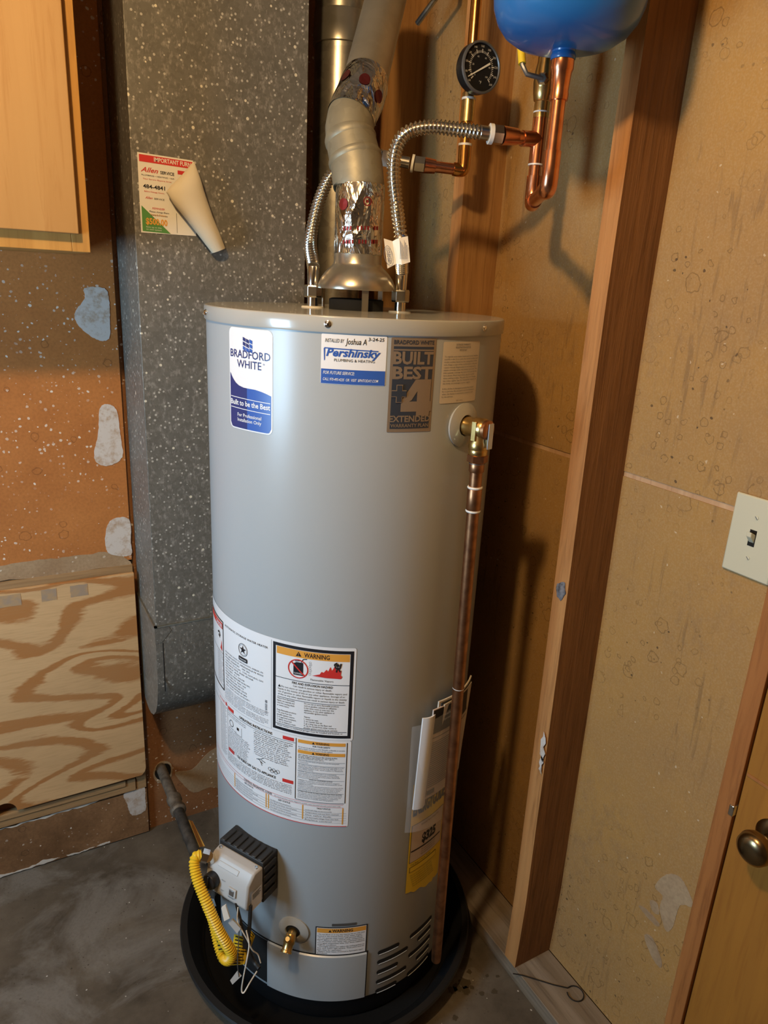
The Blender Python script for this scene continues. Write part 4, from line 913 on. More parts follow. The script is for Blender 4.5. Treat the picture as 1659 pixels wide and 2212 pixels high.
for t, x, y, w_ in (('VACATION', -.052, .020, .014), ('PILOT', -.012, .010, .010), ('HOT', -.012, -.012, .008), ('IGNITER', .008, -.017, .014)):
    cp = Flat(fo, gt, fu, fN); cp.text(t, x, y, .0025, width=w_, off=.0012); ob('lettering', cp, M_inkgrey, gc, smooth=0, recalc=False)
sl = np.array(go)+gn*.3545+Z*.435; sN = gn*.72+Z*.69; sN /= np.linalg.norm(sN); sU = np.cross(sN, gt); sU = sU if sU[2] > 0 else -sU
ob('raised_name_bar', MB().obox(sl, gt, sU, sN, (-.030, -.006, -.001), (.022, .004, .0012)), M_greyplast, gc, bevel=.001)
for s_ in (-1, 1): ob('cover_screw', MB().lathe([(0, 0), (.004, 0), (.0035, .002), (0, .0025)], go+gt*s_*.047+gn*.332+Z*.445, (0, 0, 1), 16), M_chrome, gc)
sp_ = go+gt*.0576+gn*.343+Z*.378
rl = Flat(sp_, gn*-1, Z, gt); rl.rect(-.016, .014, -.014, .030, .0004)
rlo = ob('side_label', rl, M_white, gc, smooth=0, recalc=False)
rp = Flat(sp_, gn*-1, Z, gt)
for i in range(4): rp.rect(-.013, .011-.004*(i % 2), .024-i*.0035, .0255-i*.0035, .0008)
ob('print', rp, M_ink, rlo, smooth=0, recalc=False)
# wiring below the control
dC = 1.395
def wire(name, P, r, m, par=None): return ob(name, MB().tube([tuple(q) for q in catmull([at(x, y, d) for x, y, d in P], 8)], r, 8), m, par or H)
wire('sensor_conduit', [(541, 1955, 1.385), (539, 2000, 1.40), (536, 2045, 1.41), (548, 2075, 1.42), (560, 2092, 1.41)], .0042, M_rubber, H)
wire('thermopile_lead', [(510, 1950, 1.39), (520, 1990, 1.39), (527, 2020, 1.40), (533, 2040, 1.405)], .003, M_rubber, H)
wire('white_lead', [(532, 2010, 1.39), (538, 2040, 1.39), (533, 2075, 1.39), (526, 2110, 1.40), (522, 2138, 1.41), (527, 2144, 1.41), (540, 2122, 1.415), (555, 2098, 1.42)], .0015, M_wirew, H)
wire('white_lead', [(514, 1960, 1.385), (513, 1990, 1.385), (524, 2012, 1.385), (534, 2030, 1.39), (545, 2052, 1.40), (557, 2062, 1.415), (563, 2080, 1.42)], .0013, M_wirew, H)
wire('thin_cable', [(518, 1985, 1.385), (515, 2040, 1.39), (513, 2080, 1.40), (516, 2110, 1.41)], .001, M_grey, H)
ob('cable_tie', MB().lathe([(.0085, -.004), (.0085, .004)], at(533, 2038, 1.405), (0, 0, 1), 16), M_black, H)
def card(name, P, d, m, th=.001, par=H):
    q = [np.array(at(x, y, d)) for x, y in P]; nrm = np.cross(q[1]-q[0], q[2]-q[0]); nrm = nrm/np.linalg.norm(nrm)*th
    return ob(name, MB().prism(q, nrm), m, par, smooth=0)
card('plug_connector', [(478, 1962), (487, 1956), (496, 1984), (484, 1990)], 1.37, M_wirew, .006)
card('plug_connector', [(493, 1994), (502, 1987), (520, 2006), (512, 2017)], 1.38, M_greyplast, .006)
card('wire_tag', [(513, 2097), (522, 2108), (502, 2127), (497, 2118)], 1.41, M_greyplast)

# --- draft hood and water stubs on top
hd = ob('draft_hood', MB().lathe([(.0738, 1.5385), (.0742, 1.5405), (.0725, 1.548), (.0675, 1.559), (.060, 1.569), (.053, 1.576), (.0475, 1.581), (.0450, 1.586), (.0445, 1.604), (.043, 1.604), (.0432, 1.586), (.046, 1.5795), (.052, 1.574), (.059, 1.567), (.066, 1.557), (.071, 1.547), (.0722, 1.5385)], n=64, closed=True), M_hood, H, smooth=30)
for a in (-103, 17, 137):
    a = math.radians(a); n_ = np.array([math.cos(a), math.sin(a), 0]); t_2 = np.array([-math.sin(a), math.cos(a), 0])
    ob('hood_leg', MB().obox(n_*.066, t_2, n_, Z, (-.006, -.001, 1.501), (.006, .001, 1.550)), M_hood, hd)
ob('flue_collar', MB().lathe([(.052, 1.501), (.052, 1.520), (.047, 1.522), (.047, 1.501)], n=48, closed=True), M_dark, H)
NL, NR = np.array([-.0697, .0471]), np.array([.0697, -.0471])
for c in (NL, NR):
    ob('water_nipple', MB().lathe([(.0, 1.501), (.0105, 1.501), (.0105, 1.523), (0, 1.523)], (c[0], c[1], 0), n=24), M_chrome, H)
    ob('nipple_grommet', MB().lathe([(.022, 1.501), (.021, 1.504), (.011, 1.5045)], (c[0], c[1], 0), n=32), M_paper if c is NL else M_lid, H)

# ================================================================== discharge pipe
jx = tp+tn*.037; dpo = thing('discharge_pipe', 'brown copper relief discharge pipe running down the right side of the heater', 'pipe', (jx[0], jx[1], .1))
zt_ = tz-.036
a_ = math.radians(-70.6); end = np.array([.322*math.cos(a_), .322*math.sin(a_), .118]); top = np.array([jx[0], jx[1], zt_])
ob('copper_tube', MB().tube([top+(end-top)*t for t in (0, .25, .5, .75, .985, 1)], [.0111]*5+[.0102], 24), M_copper_old, dpo)
dirp = (end-top)/np.linalg.norm(end-top)
def band(name, t0, t1, r, m, par=dpo): return ob(name, MB().lathe([(r*.93, 0), (r, .0015), (r, t1-t0-.0015), (r*.93, t1-t0)], top+dirp*t0, dirp, 24), m, par)
band('threaded_adapter', -.002, .010, .0165, M_brass); ob('hex_collar', MB().lathe([(.0, .010), (.0180, .010), (.0180, .022), (0, .022)], top, dirp, 6), M_copper_old, dpo, smooth=0)
band('adapter_cup', .022, .040, .0135, M_copper_old); band('wire_clip', .0235, .0253, .0142, M_grey)
zc = .069; band('coupling', zc, zc+.041, .0130, M_copper_old); band('solder_ring', zc-.003, zc+.001, .0136, M_solder); band('solder_ring', zc+.040, zc+.044, .0136, M_solder)
band('water_mark', .470, .4715, .0114, M_solder)

# ================================================================== document pouch taped to the heater
po2 = thing('document_pouch', 'clear plastic pouch of manuals taped behind the copper discharge pipe', 'pouch', tuple(cmap(ua(-74), .6, .01)))
def cslab(u0, u1, z0, z1, o0, o1, o2, n=8, zt1=None):
    m = MB(); vs = []
    for i in range(n+1):
        t = i/n; u = u0+(u1-u0)*t; of = o0+(o1-o0)*math.sin(math.pi*t*.9); zt_ = z1+((zt1-z1)*t if zt1 else 0)
        vs += [cmap(u, z0, of), cmap(u, zt_, of+o2), cmap(u, zt_, of+o2-.003), cmap(u, z0, of-.003)]
    fs = [(4*i+j, 4*i+4+j, 4*i+4+(j+1) % 4, 4*i+(j+1) % 4) for i in range(n) for j in range(4)]+[(0, 1, 2, 3), (4*n+3, 4*n+2, 4*n+1, 4*n)]
    return m.add(vs, fs)
ob('page_stack', cslab(ua(-85.0), ua(-79.2), .545, .765, .008, .013, .009), M_white, po2)
bk_ = ob('booklet', cslab(ua(-80.2), ua(-54), .560, .775, .010, .013, .008), M_pinkpap, po2)
bp_ = Print()
def bpt(u, z):
    t = (u-ua(-80.2))/(ua(-54)-ua(-80.2)); o_ = .010+.003*math.sin(math.pi*t*.9)+.008*(z-.560)/(.775-.560); return o_+.0008
def brect(u0, u1, z0, z1, mi):
    bp_.mi = mi; n_ = 6
    for i in range(n_):
        a, b = u0+(u1-u0)*i/n_, u0+(u1-u0)*(i+1)/n_
        bp_.add([cmap(a, z0, bpt(a, z0)), cmap(b, z0, bpt(b, z0)), cmap(b, z1, bpt(b, z1)), cmap(a, z1, bpt(a, z1))], [(0, 1, 2, 3)])
brect(ua(-80.1), ua(-54.1), .718, .774, 0)
for i in range(22): brect(ua(-79), ua(-66+3*math.sin(i*1.3)), .696-i*.0052, .698-i*.0052, 1)
brect(ua(-79.7), ua(-79.4), .566, .708, 0); brect(ua(-79.7), ua(-56), .707, .7085, 0); brect(ua(-79), ua(-75), .568, .580, 1)
for t, z in (('Installation and', .752), ('Operating Manual', .741)):
    v_, f_ = flat_text(t, ua(-75), z, .0055, .045); bp_.mi = 2; bp_.add([cmap(a, b, bpt(a, b)+.0004) for a, b in v_], f_)
ob('print', bp_, [M_ink, M_inkgrey, M_white], bk_, smooth=0, recalc=False)
for i in range(3): ob('loose_sheet', cslab(ua(-77+i), ua(-52-i), .60, .786-i*.004, .006+.003*i, .012, .009), M_rubber if i == 1 else M_label_tan, po2)
ps = MB(); n_ = 16; vs = []; zz_ = [0, .3, .55, .8, 1]
for i in range(n_+1):
    t = i/n_; u = ua(-88.3)+(ua(-52)-ua(-88.3))*t; zt_ = .745+.045*t
    for q in zz_: vs.append(cmap(u, .495+(zt_-.495)*q, .003+.020*math.sin(math.pi*min(1, t*1.05+.02))**.6+.0012*math.sin(7*t+5*q)))
k_ = len(zz_)
ob('plastic_sleeve', ps.add(vs, [(i*k_+j, (i+1)*k_+j, (i+1)*k_+j+1, i*k_+j+1) for i in range(n_) for j in range(k_-1)]), M_plastic, po2, smooth=80)
tri = MB().add([cmap(ua(-60.5), .375, .004), cmap(ua(-55.5), .368, .012), cmap(ua(-59.5), .430, .006)], [(0, 1, 2)])
ob('torn_paper_tip', tri, M_paper, po2, smooth=0)

# ================================================================== flues
BX, BY = .146, .405
bv = thing('vent_stack', 'dull galvanised round vent stack standing in the corner beside the duct', 'pipe', (BX, BY, .04))
zb_ = onp(735, 85, 1, BY)[2]
ob('lower_length', MB().lathe([(0, .004), (.0605, .004), (.0605, zb_-.014), (0, zb_-.014)], (BX, BY, 0), n=40), M_galv, bv)
ob('locking_band', MB().lathe([(.061, zb_-.018), (.064, zb_-.016), (.064, zb_+.016), (.0625, zb_+.018), (.0625, zb_+.045), (.061, zb_+.047)], (BX, BY, 0), n=40), M_hood, bv)
ob('upper_length', MB().lathe([(0, zb_+.02), (.0605, zb_+.02), (.0605, ZC-.001), (0, ZC-.001)], (BX, BY, 0), n=40), M_galv, bv)

vc = thing('vent_connector', 'elbowed sheet metal vent connector wrapped with foil tape above the heater', 'pipe', (0, 0, 1.6))
ob('foil_collar', MB().lathe([(.0435, 1.600), (.0455, 1.602), (.0450, 1.63), (.0448, 1.66), (.0452, 1.69), (.0448, 1.720), (.0438, 1.722)], n=64, cap=False), M_foil, vc)
def zon(y): # height on the heater's axis seen at pixel row y
    lo_, hi_ = 1.4, 2.2
    for _ in range(40):
        m_ = (lo_+hi_)/2; q = np.array([0, 0, m_])-CAM; yy = PCY-F*np.dot(q, _u)/np.dot(q, _f)
        if yy > y: lo_ = m_
        else: hi_ = m_
    return lo_
d0 = 1.292
E_ = [at(775, 402, d0), at(771, 362, d0), at(764, 330, d0), at(757, 300, d0), at(755, 278, d0+.002), at(758, 256, d0+.006), at(766, 236, d0+.012), at(778, 212, d0+.022), at(786, 188, d0+.03), at(843, -40, 1.47)]
def gore(name, pts, r, m, cuts=True):
    o = ob(name, MB().tube(pts, r, 40, cap=False), m, vc); return o
Em = lambda i, t: tuple(np.array(E_[i])*(1-t)+np.array(E_[i+1])*t)
ob('elbow_gore', MB().tube([tuple(np.array(E_[0])+np.array([0, 0, -.001])), E_[0], E_[1], Em(1, .55)], [.0455, .0470, .0475, .0475], 40), M_zinc, vc)
ob('elbow_bead', MB().tube([Em(1, .3), Em(1, .45), Em(1, .6), Em(1, .75)], [.0475, .0495, .0495, .0475], 40, cap=False), M_zinc, vc)
gore('elbow_gore', [Em(1, .6), E_[2], E_[3]], [.0470, .0465, .0455], M_zinc)
ob('elbow_bead', MB().tube([Em(2, .7), Em(2, .85), E_[3], Em(3, .2)], [.0455, .0475, .0475, .0455], 40, cap=False), M_zinc, vc)
gore('elbow_gore', [E_[3], E_[4], E_[5], E_[6]], [.0450, .0445, .0435, .043], M_zinc)
ob('foil_band', MB().tube([E_[5], E_[6], E_[7], E_[8], Em(8, .05)], [.0448, .0455, .046, .0452, .0435], 40, cap=False), M_foil, vc)
Q_, _L = resample([E_[7], E_[8], E_[9]], .02)
ob('upper_pipe', MB().tube(Q_, .0415, 40), mk_galv('upper_pipe_metal', (.42, .37, .28), (.46, .41, .32), .42, .7, False, 40), vc)
# red marks printed on the foil
M_redfoil = mat('foil_red_print', (.30, .035, .03), .35, .6)
M_redband = mat('foil_dark_red_print', (.13, .02, .02), .3, .6)
def fmark(ang, z, r, w_):
    m = MB()
    for i in range(16):
        a, b = 2*math.pi*i/16, 2*math.pi*(i+1)/16
        m.add([(.0462*math.cos(ang+q[0]/.0462), .0462*math.sin(ang+q[0]/.0462), z+q[1]) for q in ((r*math.cos(a), r*math.sin(a)), ((r+w_)*math.cos(a), (r+w_)*math.sin(a)), ((r+w_)*math.cos(b), (r+w_)*math.sin(b)), (r*math.cos(b), r*math.sin(b)))], [(0, 1, 2, 3)])
    ob('red_logo', m, M_redfoil, vc, smooth=0, recalc=False)
fmark(math.radians(-100), 1.690, .006, .002); fmark(math.radians(-100), 1.690, .0, .0025); fmark(math.radians(-158), 1.684, .0, .010)
for z, s_ in ((1.640, 'III IIII II'), (1.617, 'IIII III III')):
    v_, f_ = flat_text(s_, 0, 0, .0065, .07, bold=.02)
    ob('red_lettering', MB().add([(.0462*math.cos(math.radians(-155)+x/.0462), .0462*math.sin(math.radians(-155)+x/.0462), z+y+.06*x) for x, y in v_], f_), M_redfoil, vc, smooth=0, recalc=False)
fa = np.array(E_[8])-np.array(E_[6]); fa /= np.linalg.norm(fa); fc = np.array(E_[7]); fr1 = -_f-fa*np.dot(-_f, fa); fr1 /= np.linalg.norm(fr1); fr2 = np.cross(fa, fr1); fr2 = fr2 if np.dot(fr2, _r) > 0 else -fr2
for ang, h_ in ((-.75, .004), (.15, -.004), (.95, -.012)):
    m = MB(); P = [fc+fa*(h_+.013*math.sin(t))+.0472*(fr1*math.cos(ang+.22*math.cos(t))+fr2*math.sin(ang+.22*math.cos(t))) for t in [2*math.pi*i/16 for i in range(16)]]
    ob('red_logo', m.add(P, [tuple(range(16))]), M_redband, vc, smooth=0, recalc=False)

# ================================================================== flexible water connectors
def connector(root, pts, c):
    ob('braided_hose', corrugated(MB(), pts, .0104, .0070, .0020, 20), M_steel, root)
    ob('hose_sleeve', MB().lathe([(0, 1.541), (.0105, 1.541), (.0115, 1.575), (.0105, 1.577), (0, 1.577)], (c[0], c[1], 0), n=24), M_chrome, root)
    ob('hex_nut', MB().lathe([(0, 1.520), (.0165, 1.520), (.0172, 1.523), (.0172, 1.540), (.0160, 1.543), (0, 1.543)], (c[0], c[1], 0), n=6), M_nut, root, smooth=0, bevel=.001)
hl = thing('hot_water_hose', 'corrugated metal hose rising on the duct side and passing behind the vent elbow', 'hose', (NL[0], NL[1], 1.52))
hot_end = np.array(at(888, 352, 1.40))
dH = 1.33
connector(hl, [(NL[0], NL[1], 1.575), tuple(np.array(at(671, 520, 1.375))), tuple(np.array(at(686, 445, 1.385))), tuple(np.array(at(712, 384, 1.39))), (.032, .122, 1.780), (.075, .112, 1.797), tuple(np.array(at(838, 342, 1.40)))], NL)
ob('end_sleeve', MB().tube([at(826, 341, 1.40), at(884, 352, 1.40)], .0112, 20), M_nut, hl)
ob('tape_wrap', MB().tube([at(826, 341, 1.395), at(846, 345, 1.395)], .0145, 20), M_ptfe, hl)
ob('end_collar', MB().tube([at(889, 352.5, 1.40), at(894, 353.5, 1.40)], .0165, 24), M_ptfe, hl)
ob('end_nut', MB().tube([at(896, 354, 1.40), at(917, 357, 1.40)], [.0155, .0155], 6), M_nut, hl, smooth=0)
hr = thing('cold_water_hose', 'corrugated metal hose with a white tag arching over to the copper tee', 'hose', (NR[0], NR[1], 1.52))
ce = at(1036, 286, 1.225)
connector(hr, [(NR[0], NR[1], 1.575), at(866, 520, 1.235), at(856, 440, 1.225), at(850, 370, 1.215), at(858, 315, 1.21), at(884, 284, 1.21), at(930, 274, 1.21), at(985, 279, 1.215), ce], NR)
ob('end_sleeve', MB().tube([at(1034, 285.5, 1.225), at(1058, 289, 1.228)], .0118, 20), M_nut, hr)
ob('end_collar', MB().tube([at(1056, 289, 1.228), at(1064, 290, 1.229)], .0165, 24), M_solder, hr)
ob('end_nut', MB().tube([at(1063, 290, 1.229), at(1084, 292.5, 1.232)], .0162, 6), M_nut, hr, smooth=0)
tg = MB(); dT = 1.217
TP_ = [(829, 515), (848, 521), (862, 514), (881, 510)]; BT_ = [(837, 580), (856, 570), (868, 572), (886, 566)]; dofs = [.0, .006, -.004, .0]
vs = [at(x, y, dT+o_) for (x, y), o_ in zip(TP_, dofs)]+[at(x, y, dT+o_) for (x, y), o_ in zip(BT_, dofs)]
tgo = ob('paper_tag', tg.add(vs, [(i, i+1, i+5, i+4) for i in range(3)]), M_paper, hr, smooth=0)
o_ = np.array(at(841.5, 570, dT-.0015)); y_ = np.array(at(836, 527, dT-.0015))-o_; y_ /= np.linalg.norm(y_); nn_ = -_f; x_ = np.cross(y_, nn_)
tp_ = Flat(o_, y_, -x_, nn_)
tp_.text('PROFLO', .004, -.003, .0055, width=.022, bold=.02, off=.001)
for i in range(20):
    a, b = 2*math.pi*i/20, 2*math.pi*(i+1)/20
    tp_.poly([(.015+.0155*math.cos(a), .0005+.0062*math.sin(a)), (.015+.0165*math.cos(a), .0005+.007*math.sin(a)), (.015+.0165*math.cos(b), .0005+.007*math.sin(b)), (.015+.0155*math.cos(b), .0005+.0062*math.sin(b))], .001)
o2_ = np.array(at(863, 566, dT-.003))
for i in range(6): tp_.add([tuple(o2_+_r*(.001+i*.0023)+_u*q[0]+_r*q[1]-_f*.003) for q in ((.004, 0), (.036-.004*(i % 3), 0), (.036-.004*(i % 3), .0007), (.004, .0007))], [(0, 1, 2, 3)])
ob('print', tp_, M_inkgrey, tgo, smooth=0, recalc=False)

# ================================================================== copper hot line with gauge
hx, hy = .243, .028
hp = thing('hot_copper_pipe', 'golden copper riser with an elbow behind the round black gauge', 'pipe', (hx, hy, 1.78))
el = np.array(at(1000, 366, 1.40)); he = np.array(at(916, 357, 1.40))
ze = el[2]
ob('riser', MB().tube([(hx, hy, ze+.02), (hx, hy, ZC-.001)], .0105, 24), M_copper_gold, hp)
ob('elbow', MB().tube([tuple(q) for q in catmull([he*.25+np.array((hx, hy, ze))*.75, np.array((hx, hy, ze))*.93+he*.07, (hx, hy, ze+.006), (hx, hy, ze+.045)], 6)], .0128, 24), M_copper_gold, hp)
ob('branch', MB().tube([tuple(he), tuple(he*.2+np.array((hx, hy, ze))*.8)], .0105, 24), M_copper, hp)
ob('female_adapter', MB().tube([tuple(he), tuple(he*.72+np.array((hx, hy, ze))*.28)], [.0150, .0132], 24), M_copper, hp)
ob('solder_ring', MB().tube([(hx, hy, ze+.044), (hx, hy, ze+.048)], .0134, 24), M_solder, hp)
gz = onp(1018, 215, 1, hy)[2]; ob('tee_coupling', MB().tube([(hx, hy, gz-.040), (hx, hy, gz+.010)], .0132, 24), M_brass, hp); ob('solder_ring', MB().tube([(hx, hy, gz-.002), (hx, hy, gz+.002)], .0137, 24), M_solder, hp)
gc_ = np.array([.243, -.012, onp(1036, 147, 1, -.012)[2]])
gx = onp(1036, 147, 1, -.012)[0]; gc_[0] = gx
ga_ = thing('pressure_gauge', 'round black dial gauge with a white needle on the copper riser', 'gauge', (gx, 0, gc_[2]))
gr = .043
ob('gauge_case', MB().lathe([(0, -.022), (.038, -.022), (gr, -.012), (gr, .006), (gr-.003, .008), (gr-.004, .0045), (0, .0045)], gc_, (0, -1, 0), 48), M_black, ga_)
ob('gauge_rim', MB().lathe([(gr-.0005, .002), (gr+.0008, .004), (gr, .0075), (gr-.003, .0085), (gr-.004, .006)], gc_, (0, -1, 0), 48, cap=False), M_grey, ga_)
ob('gauge_stem', MB().tube([gc_+np.array([0, .02, -.0]), (hx, hy, gc_[2])], .008, 16), M_brass, ga_)
gp = Flat(gc_, (1, 0, 0), (0, 0, 1), (0, -1, 0))
for i in range(41):
    a = math.radians(225-270*i/40); r0, r1 = .0235, .0275 if i % 4 else .030; w_ = .0005 if i % 4 else .001
    d_ = np.array([math.cos(a), math.sin(a)]); n_ = np.array([-d_[1], d_[0]])*w_
    gp.poly([d_*r0-n_, d_*r1-n_, d_*r1+n_, d_*r0+n_], .0055)
for i in range(11):
    a = math.radians(225-27*i); gp.text(str(20*i+60), .0345*math.cos(a), .0345*math.sin(a)-.002, .0036, align='C', off=.0055)
for i in range(6):
    a = math.radians(225-54*i); gp.text(str(20*i), .019*math.cos(a), .019*math.sin(a)-.002, .003, align='C', off=.0055)
gp.text('\u00b0F', 0, -.027, .005, align='C', off=.0055)
ob('dial_print', gp, mat('dial_white', (.55, .52, .46), .5), ga_, smooth=0, recalc=False)
nd = Flat(gc_, (1, 0, 0), (0, 0, 1), (0, -1, 0)); a = math.radians(31); d_ = np.array([math.cos(a), math.sin(a)]); n_ = np.array([-d_[1], d_[0]])
c0 = np.array([-.003, -.004]); nd.poly([c0-d_*.030-n_*.0008, c0+d_*.026-n_*.0018, c0+d_*.026+n_*.0018, c0-d_*.030+n_*.0008], .0062)
ob('needle', nd, mat('needle_white', (.75, .72, .62), .5), ga_, smooth=0, recalc=False)

# ================================================================== copper cold line
tx, ty = .270, -.160; kx, ky = .150, -.340; zu = 1.706
cpz = thing('cold_copper_pipe', 'bright copper pipe with tee and deep u-bend under the blue tank', 'pipe', (tx, ty, zu))
zt1 = onp(1155, 300, 1, ty)[2]
A_ = np.array([tx, ty, zu]); B_ = np.array([kx, ky, zu]); L_d = (B_-A_)/np.linalg.norm(B_-A_)
ob('drop_tube', MB().tube([(tx, ty, zu+.03), (tx, ty, zt1+.10)], .0112, 24), M_copper, cpz)
ob('rear_elbow', MB().tube([tuple(q) for q in catmull([(tx, ty, zu+.045), (tx, ty, zu+.012), tuple(A_+L_d*.010-np.array([0, 0, .002])), tuple(A_+L_d*.045)], 6)], .0132, 24), M_copper, cpz)
ob('cross_tube', MB().tube([tuple(A_+L_d*.03), tuple(B_-L_d*.03)], .0112, 24), M_copper, cpz)
ob('front_elbow', MB().tube([tuple(q) for q in catmull([tuple(B_-L_d*.045), tuple(B_-L_d*.010-np.array([0, 0, .002])), (kx, ky, zu+.012), (kx, ky, zu+.050)], 6)], .0132, 24), M_copper, cpz)
zk = onp(1205, 128, 1, ky)[2]
ob('riser_tube', MB().tube([(kx, ky, zu+.04), (kx, ky, zk-.03)], .0112, 24), M_copper, cpz)
ob('riser_adapter', MB().tube([(kx, ky, zk-.052), (kx, ky, zk-.044), (kx, ky, zk-.040), (kx, ky, zk-.016), (kx, ky, zk-.012), (kx, ky, zk)], [.0138, .0142, .0135, .0150, .0170, .0170], 24), M_copper, cpz)
ob('tee', MB().tube([(tx, ty, zt1-.040), (tx, ty, zt1+.042)], .0132, 24).tube([(tx, ty, zt1), (tx-.034, ty+.004, zt1-.002)], .0132, 24), M_copper, cpz)
for z in (zt1-.041, zt1+.043): ob('solder_ring', MB().tube([(tx, ty, z-.0012), (tx, ty, z+.0012)], .0137, 24), M_solder, cpz)
cn = at(1084, 292.5, 1.232)
ob('branch_tube', MB().tube([(tx-.02, ty+.002, zt1-.001), cn], .0112, 24), M_copper, cpz)
ob('branch_adapter', MB().tube([tuple(np.array(cn)*.45+np.array((tx-.02, ty+.002, zt1))*.55), cn], [.0135, .0155], 24), M_copper, cpz)
zv = onp(1160, 175, 1, ty)[2]
bvv = ob('ball_valve', MB().tube([(tx, ty, zv-.055), (tx, ty, zv-.03), (tx, ty, zv-.028), (tx, ty, zv-.016), (tx, ty, zv), (tx, ty, zv+.016), (tx, ty, zv+.030), (tx, ty, zv+.055)], [.0135, .0135, .0155, .018, .019, .018, .0155, .0145], 24), M_brass, cpz)
ob('upper_tube', MB().tube([(tx, ty, zv+.05), (tx, ty, ZC-.001)], .0112, 24), M_copper, cpz)
vd = np.array([-.75, -.66, 0]); vd /= np.linalg.norm(vd)
ob('valve_stem_nut', MB().lathe([(0, .014), (.0105, .014), (.0105, .026), (.007, .029), (0, .029)], (tx, ty, zv), vd, 6), M_chrome, bvv, smooth=0)
pv = np.array([tx, ty, zv])+vd*.027; dl = float(np.dot(pv-CAM, _f))
ob('valve_lever', MB().tube([pv, at(1138, 160, dl-.004), at(1129, 141, dl-.006), at(1126, 118, dl-.006)], .0042, 8), M_grey, bvv)
ob('lever_grip', MB().tube([at(1128, 138, dl-.006), at(1125, 96, dl-.006)], .0066, 10), M_yelpap, bvv)

# ================================================================== expansion tank
et = thing('expansion_tank', 'blue steel expansion tank hanging over the copper u-bend', 'tank', (kx, ky, zk))
etx, ety = kx, ky
ob('shell', MB().lathe([(.0, zk+.012), (.022, zk+.0122), (.050, zk+.016), (.073, zk+.0225), (.089, zk+.033), (.100, zk+.047), (.1065, zk+.064), (.109, zk+.085), (.109, zk+.30), (.106, zk+.335), (.096, zk+.365), (.07, zk+.39), (.03, zk+.40), (.0, zk+.401)], (etx, ety, 0), n=72), M_blue, et, smooth=60)
ob('neck', MB().lathe([(0, zk+.0004), (.0172, zk+.0004), (.0182, zk+.002), (.0182, zk+.006), (.0165, zk+.010), (.019, zk+.018), (0, zk+.018)], (etx, ety, 0), n=32), M_blue, et)

# thin conduit high in the corner
c0 = at(902, 50, 1.62); c1 = at(968, -40, 1.52)
tag(ob('conduit', MB().tube([c0, c1, tuple(np.array(c1)+(np.array(c1)-np.array(c0))*6)][:2]+[(c1[0]-.02, c1[1]-.06, ZC-.001)], .0065, 12), M_galv), 'thin grey metal conduit slanting up in the dark corner behind the vent connector', 'conduit')

# ================================================================== gas supply
gp0 = np.array([-.312, .53, .200]); gp1 = np.array([-.309, .31, .2]); gp2 = np.array([-.308, .05, .2])
gs = thing('gas_pipe', 'dark iron gas pipe sticking out of the broken wall hole under the duct', 'pipe', (-.31, .50, .19))
ob('rusty_nipple', MB().tube([gp0, gp1+np.array([0, .03, 0])], .0140, 20), M_ironold, gs)
ob('coupling', MB().tube([gp1+np.array([0, q, 0]) for q in (.062, .058, .045, .040, .020, .015, .004, .0)], [.016, .0195, .0195, .0165, .0165, .0205, .0205, .016], 20), M_ironold, gs)
ob('black_nipple', MB().tube([gp1, gp2], .0138, 20), M_iron, gs)
ob('pipe_cap_elbow', MB().tube([tuple(q) for q in catmull([gp2+np.array([0, .03, 0]), gp2, gp2+np.array([-.002, -.03, -.004])], 5)], .0175, 20), M_iron, gs)
og = [(407, 1771), (415, 1774), (442, 1828), (426, 1831)]
gtg = ob('orange_tag', MB().prism([np.array(onx(x, y, -.285)) for x, y in og], (.0008, 0, 0)), M_orange, gs, smooth=0)
q = [np.array(onx(x, y, -.2856)) for x, y in ((414, 1783), (430, 1824))]
dv_ = (q[1]-q[0]); Ld = np.linalg.norm(dv_); dv_ /= Ld; nn2 = np.array([-1., 0, 0]); uv = np.cross(nn2, dv_)
tpx = Flat(q[0], dv_, uv, nn2); tpx.text('DO NOT REMOVE', .003, -.002, .006, width=Ld*.85, off=.0006)
ob('print', tpx, M_red, gtg, smooth=0, recalc=False)

gh = thing('gas_connector', 'yellow coated flexible gas connector looped into the grey gas control', 'hose', at(480, 2050, 1.40))
inl = go-gt*.062+gn*.335+Z*.405
di = 1.40
path = [at(436, 1847, 1.408), at(424, 1851, 1.405), at(420, 1868, 1.40), at(427, 1902, 1.392), at(447, 1952, 1.385), at(470, 2005, 1.385), at(490, 2040, 1.39), at(500, 2058, 1.40), at(495, 2073, 1.41), at(483, 2068, 1.425), at(474, 2045, 1.435), at(466, 2012, 1.445), at(458, 1978, 1.455), at(453, 1962, 1.46)]
ob('corrugated_hose', corrugated(MB(), path, .0102, .0052, .0011, 16), M_yel, gh)
ob('inlet_nut', MB().tube([at(436, 1847, 1.408), at(450, 1851, 1.410)], .0135, 6), M_chrome, gh, smooth=0)
ob('inlet_fitting', MB().tube([at(449, 1851, 1.41), tuple(inl+gt*.01)], .011, 16), M_chrome, gh)
ob('outlet_nut', MB().tube([at(453, 1964, 1.46), at(448, 1948, 1.468)], .0142, 6), M_chrome, gh, smooth=0)
ob('outlet_fitting', MB().tube([at(449, 1950, 1.468), tuple(gp2+np.array([-.002, -.03, -.004]))], .0125, 16), M_iron, gh)
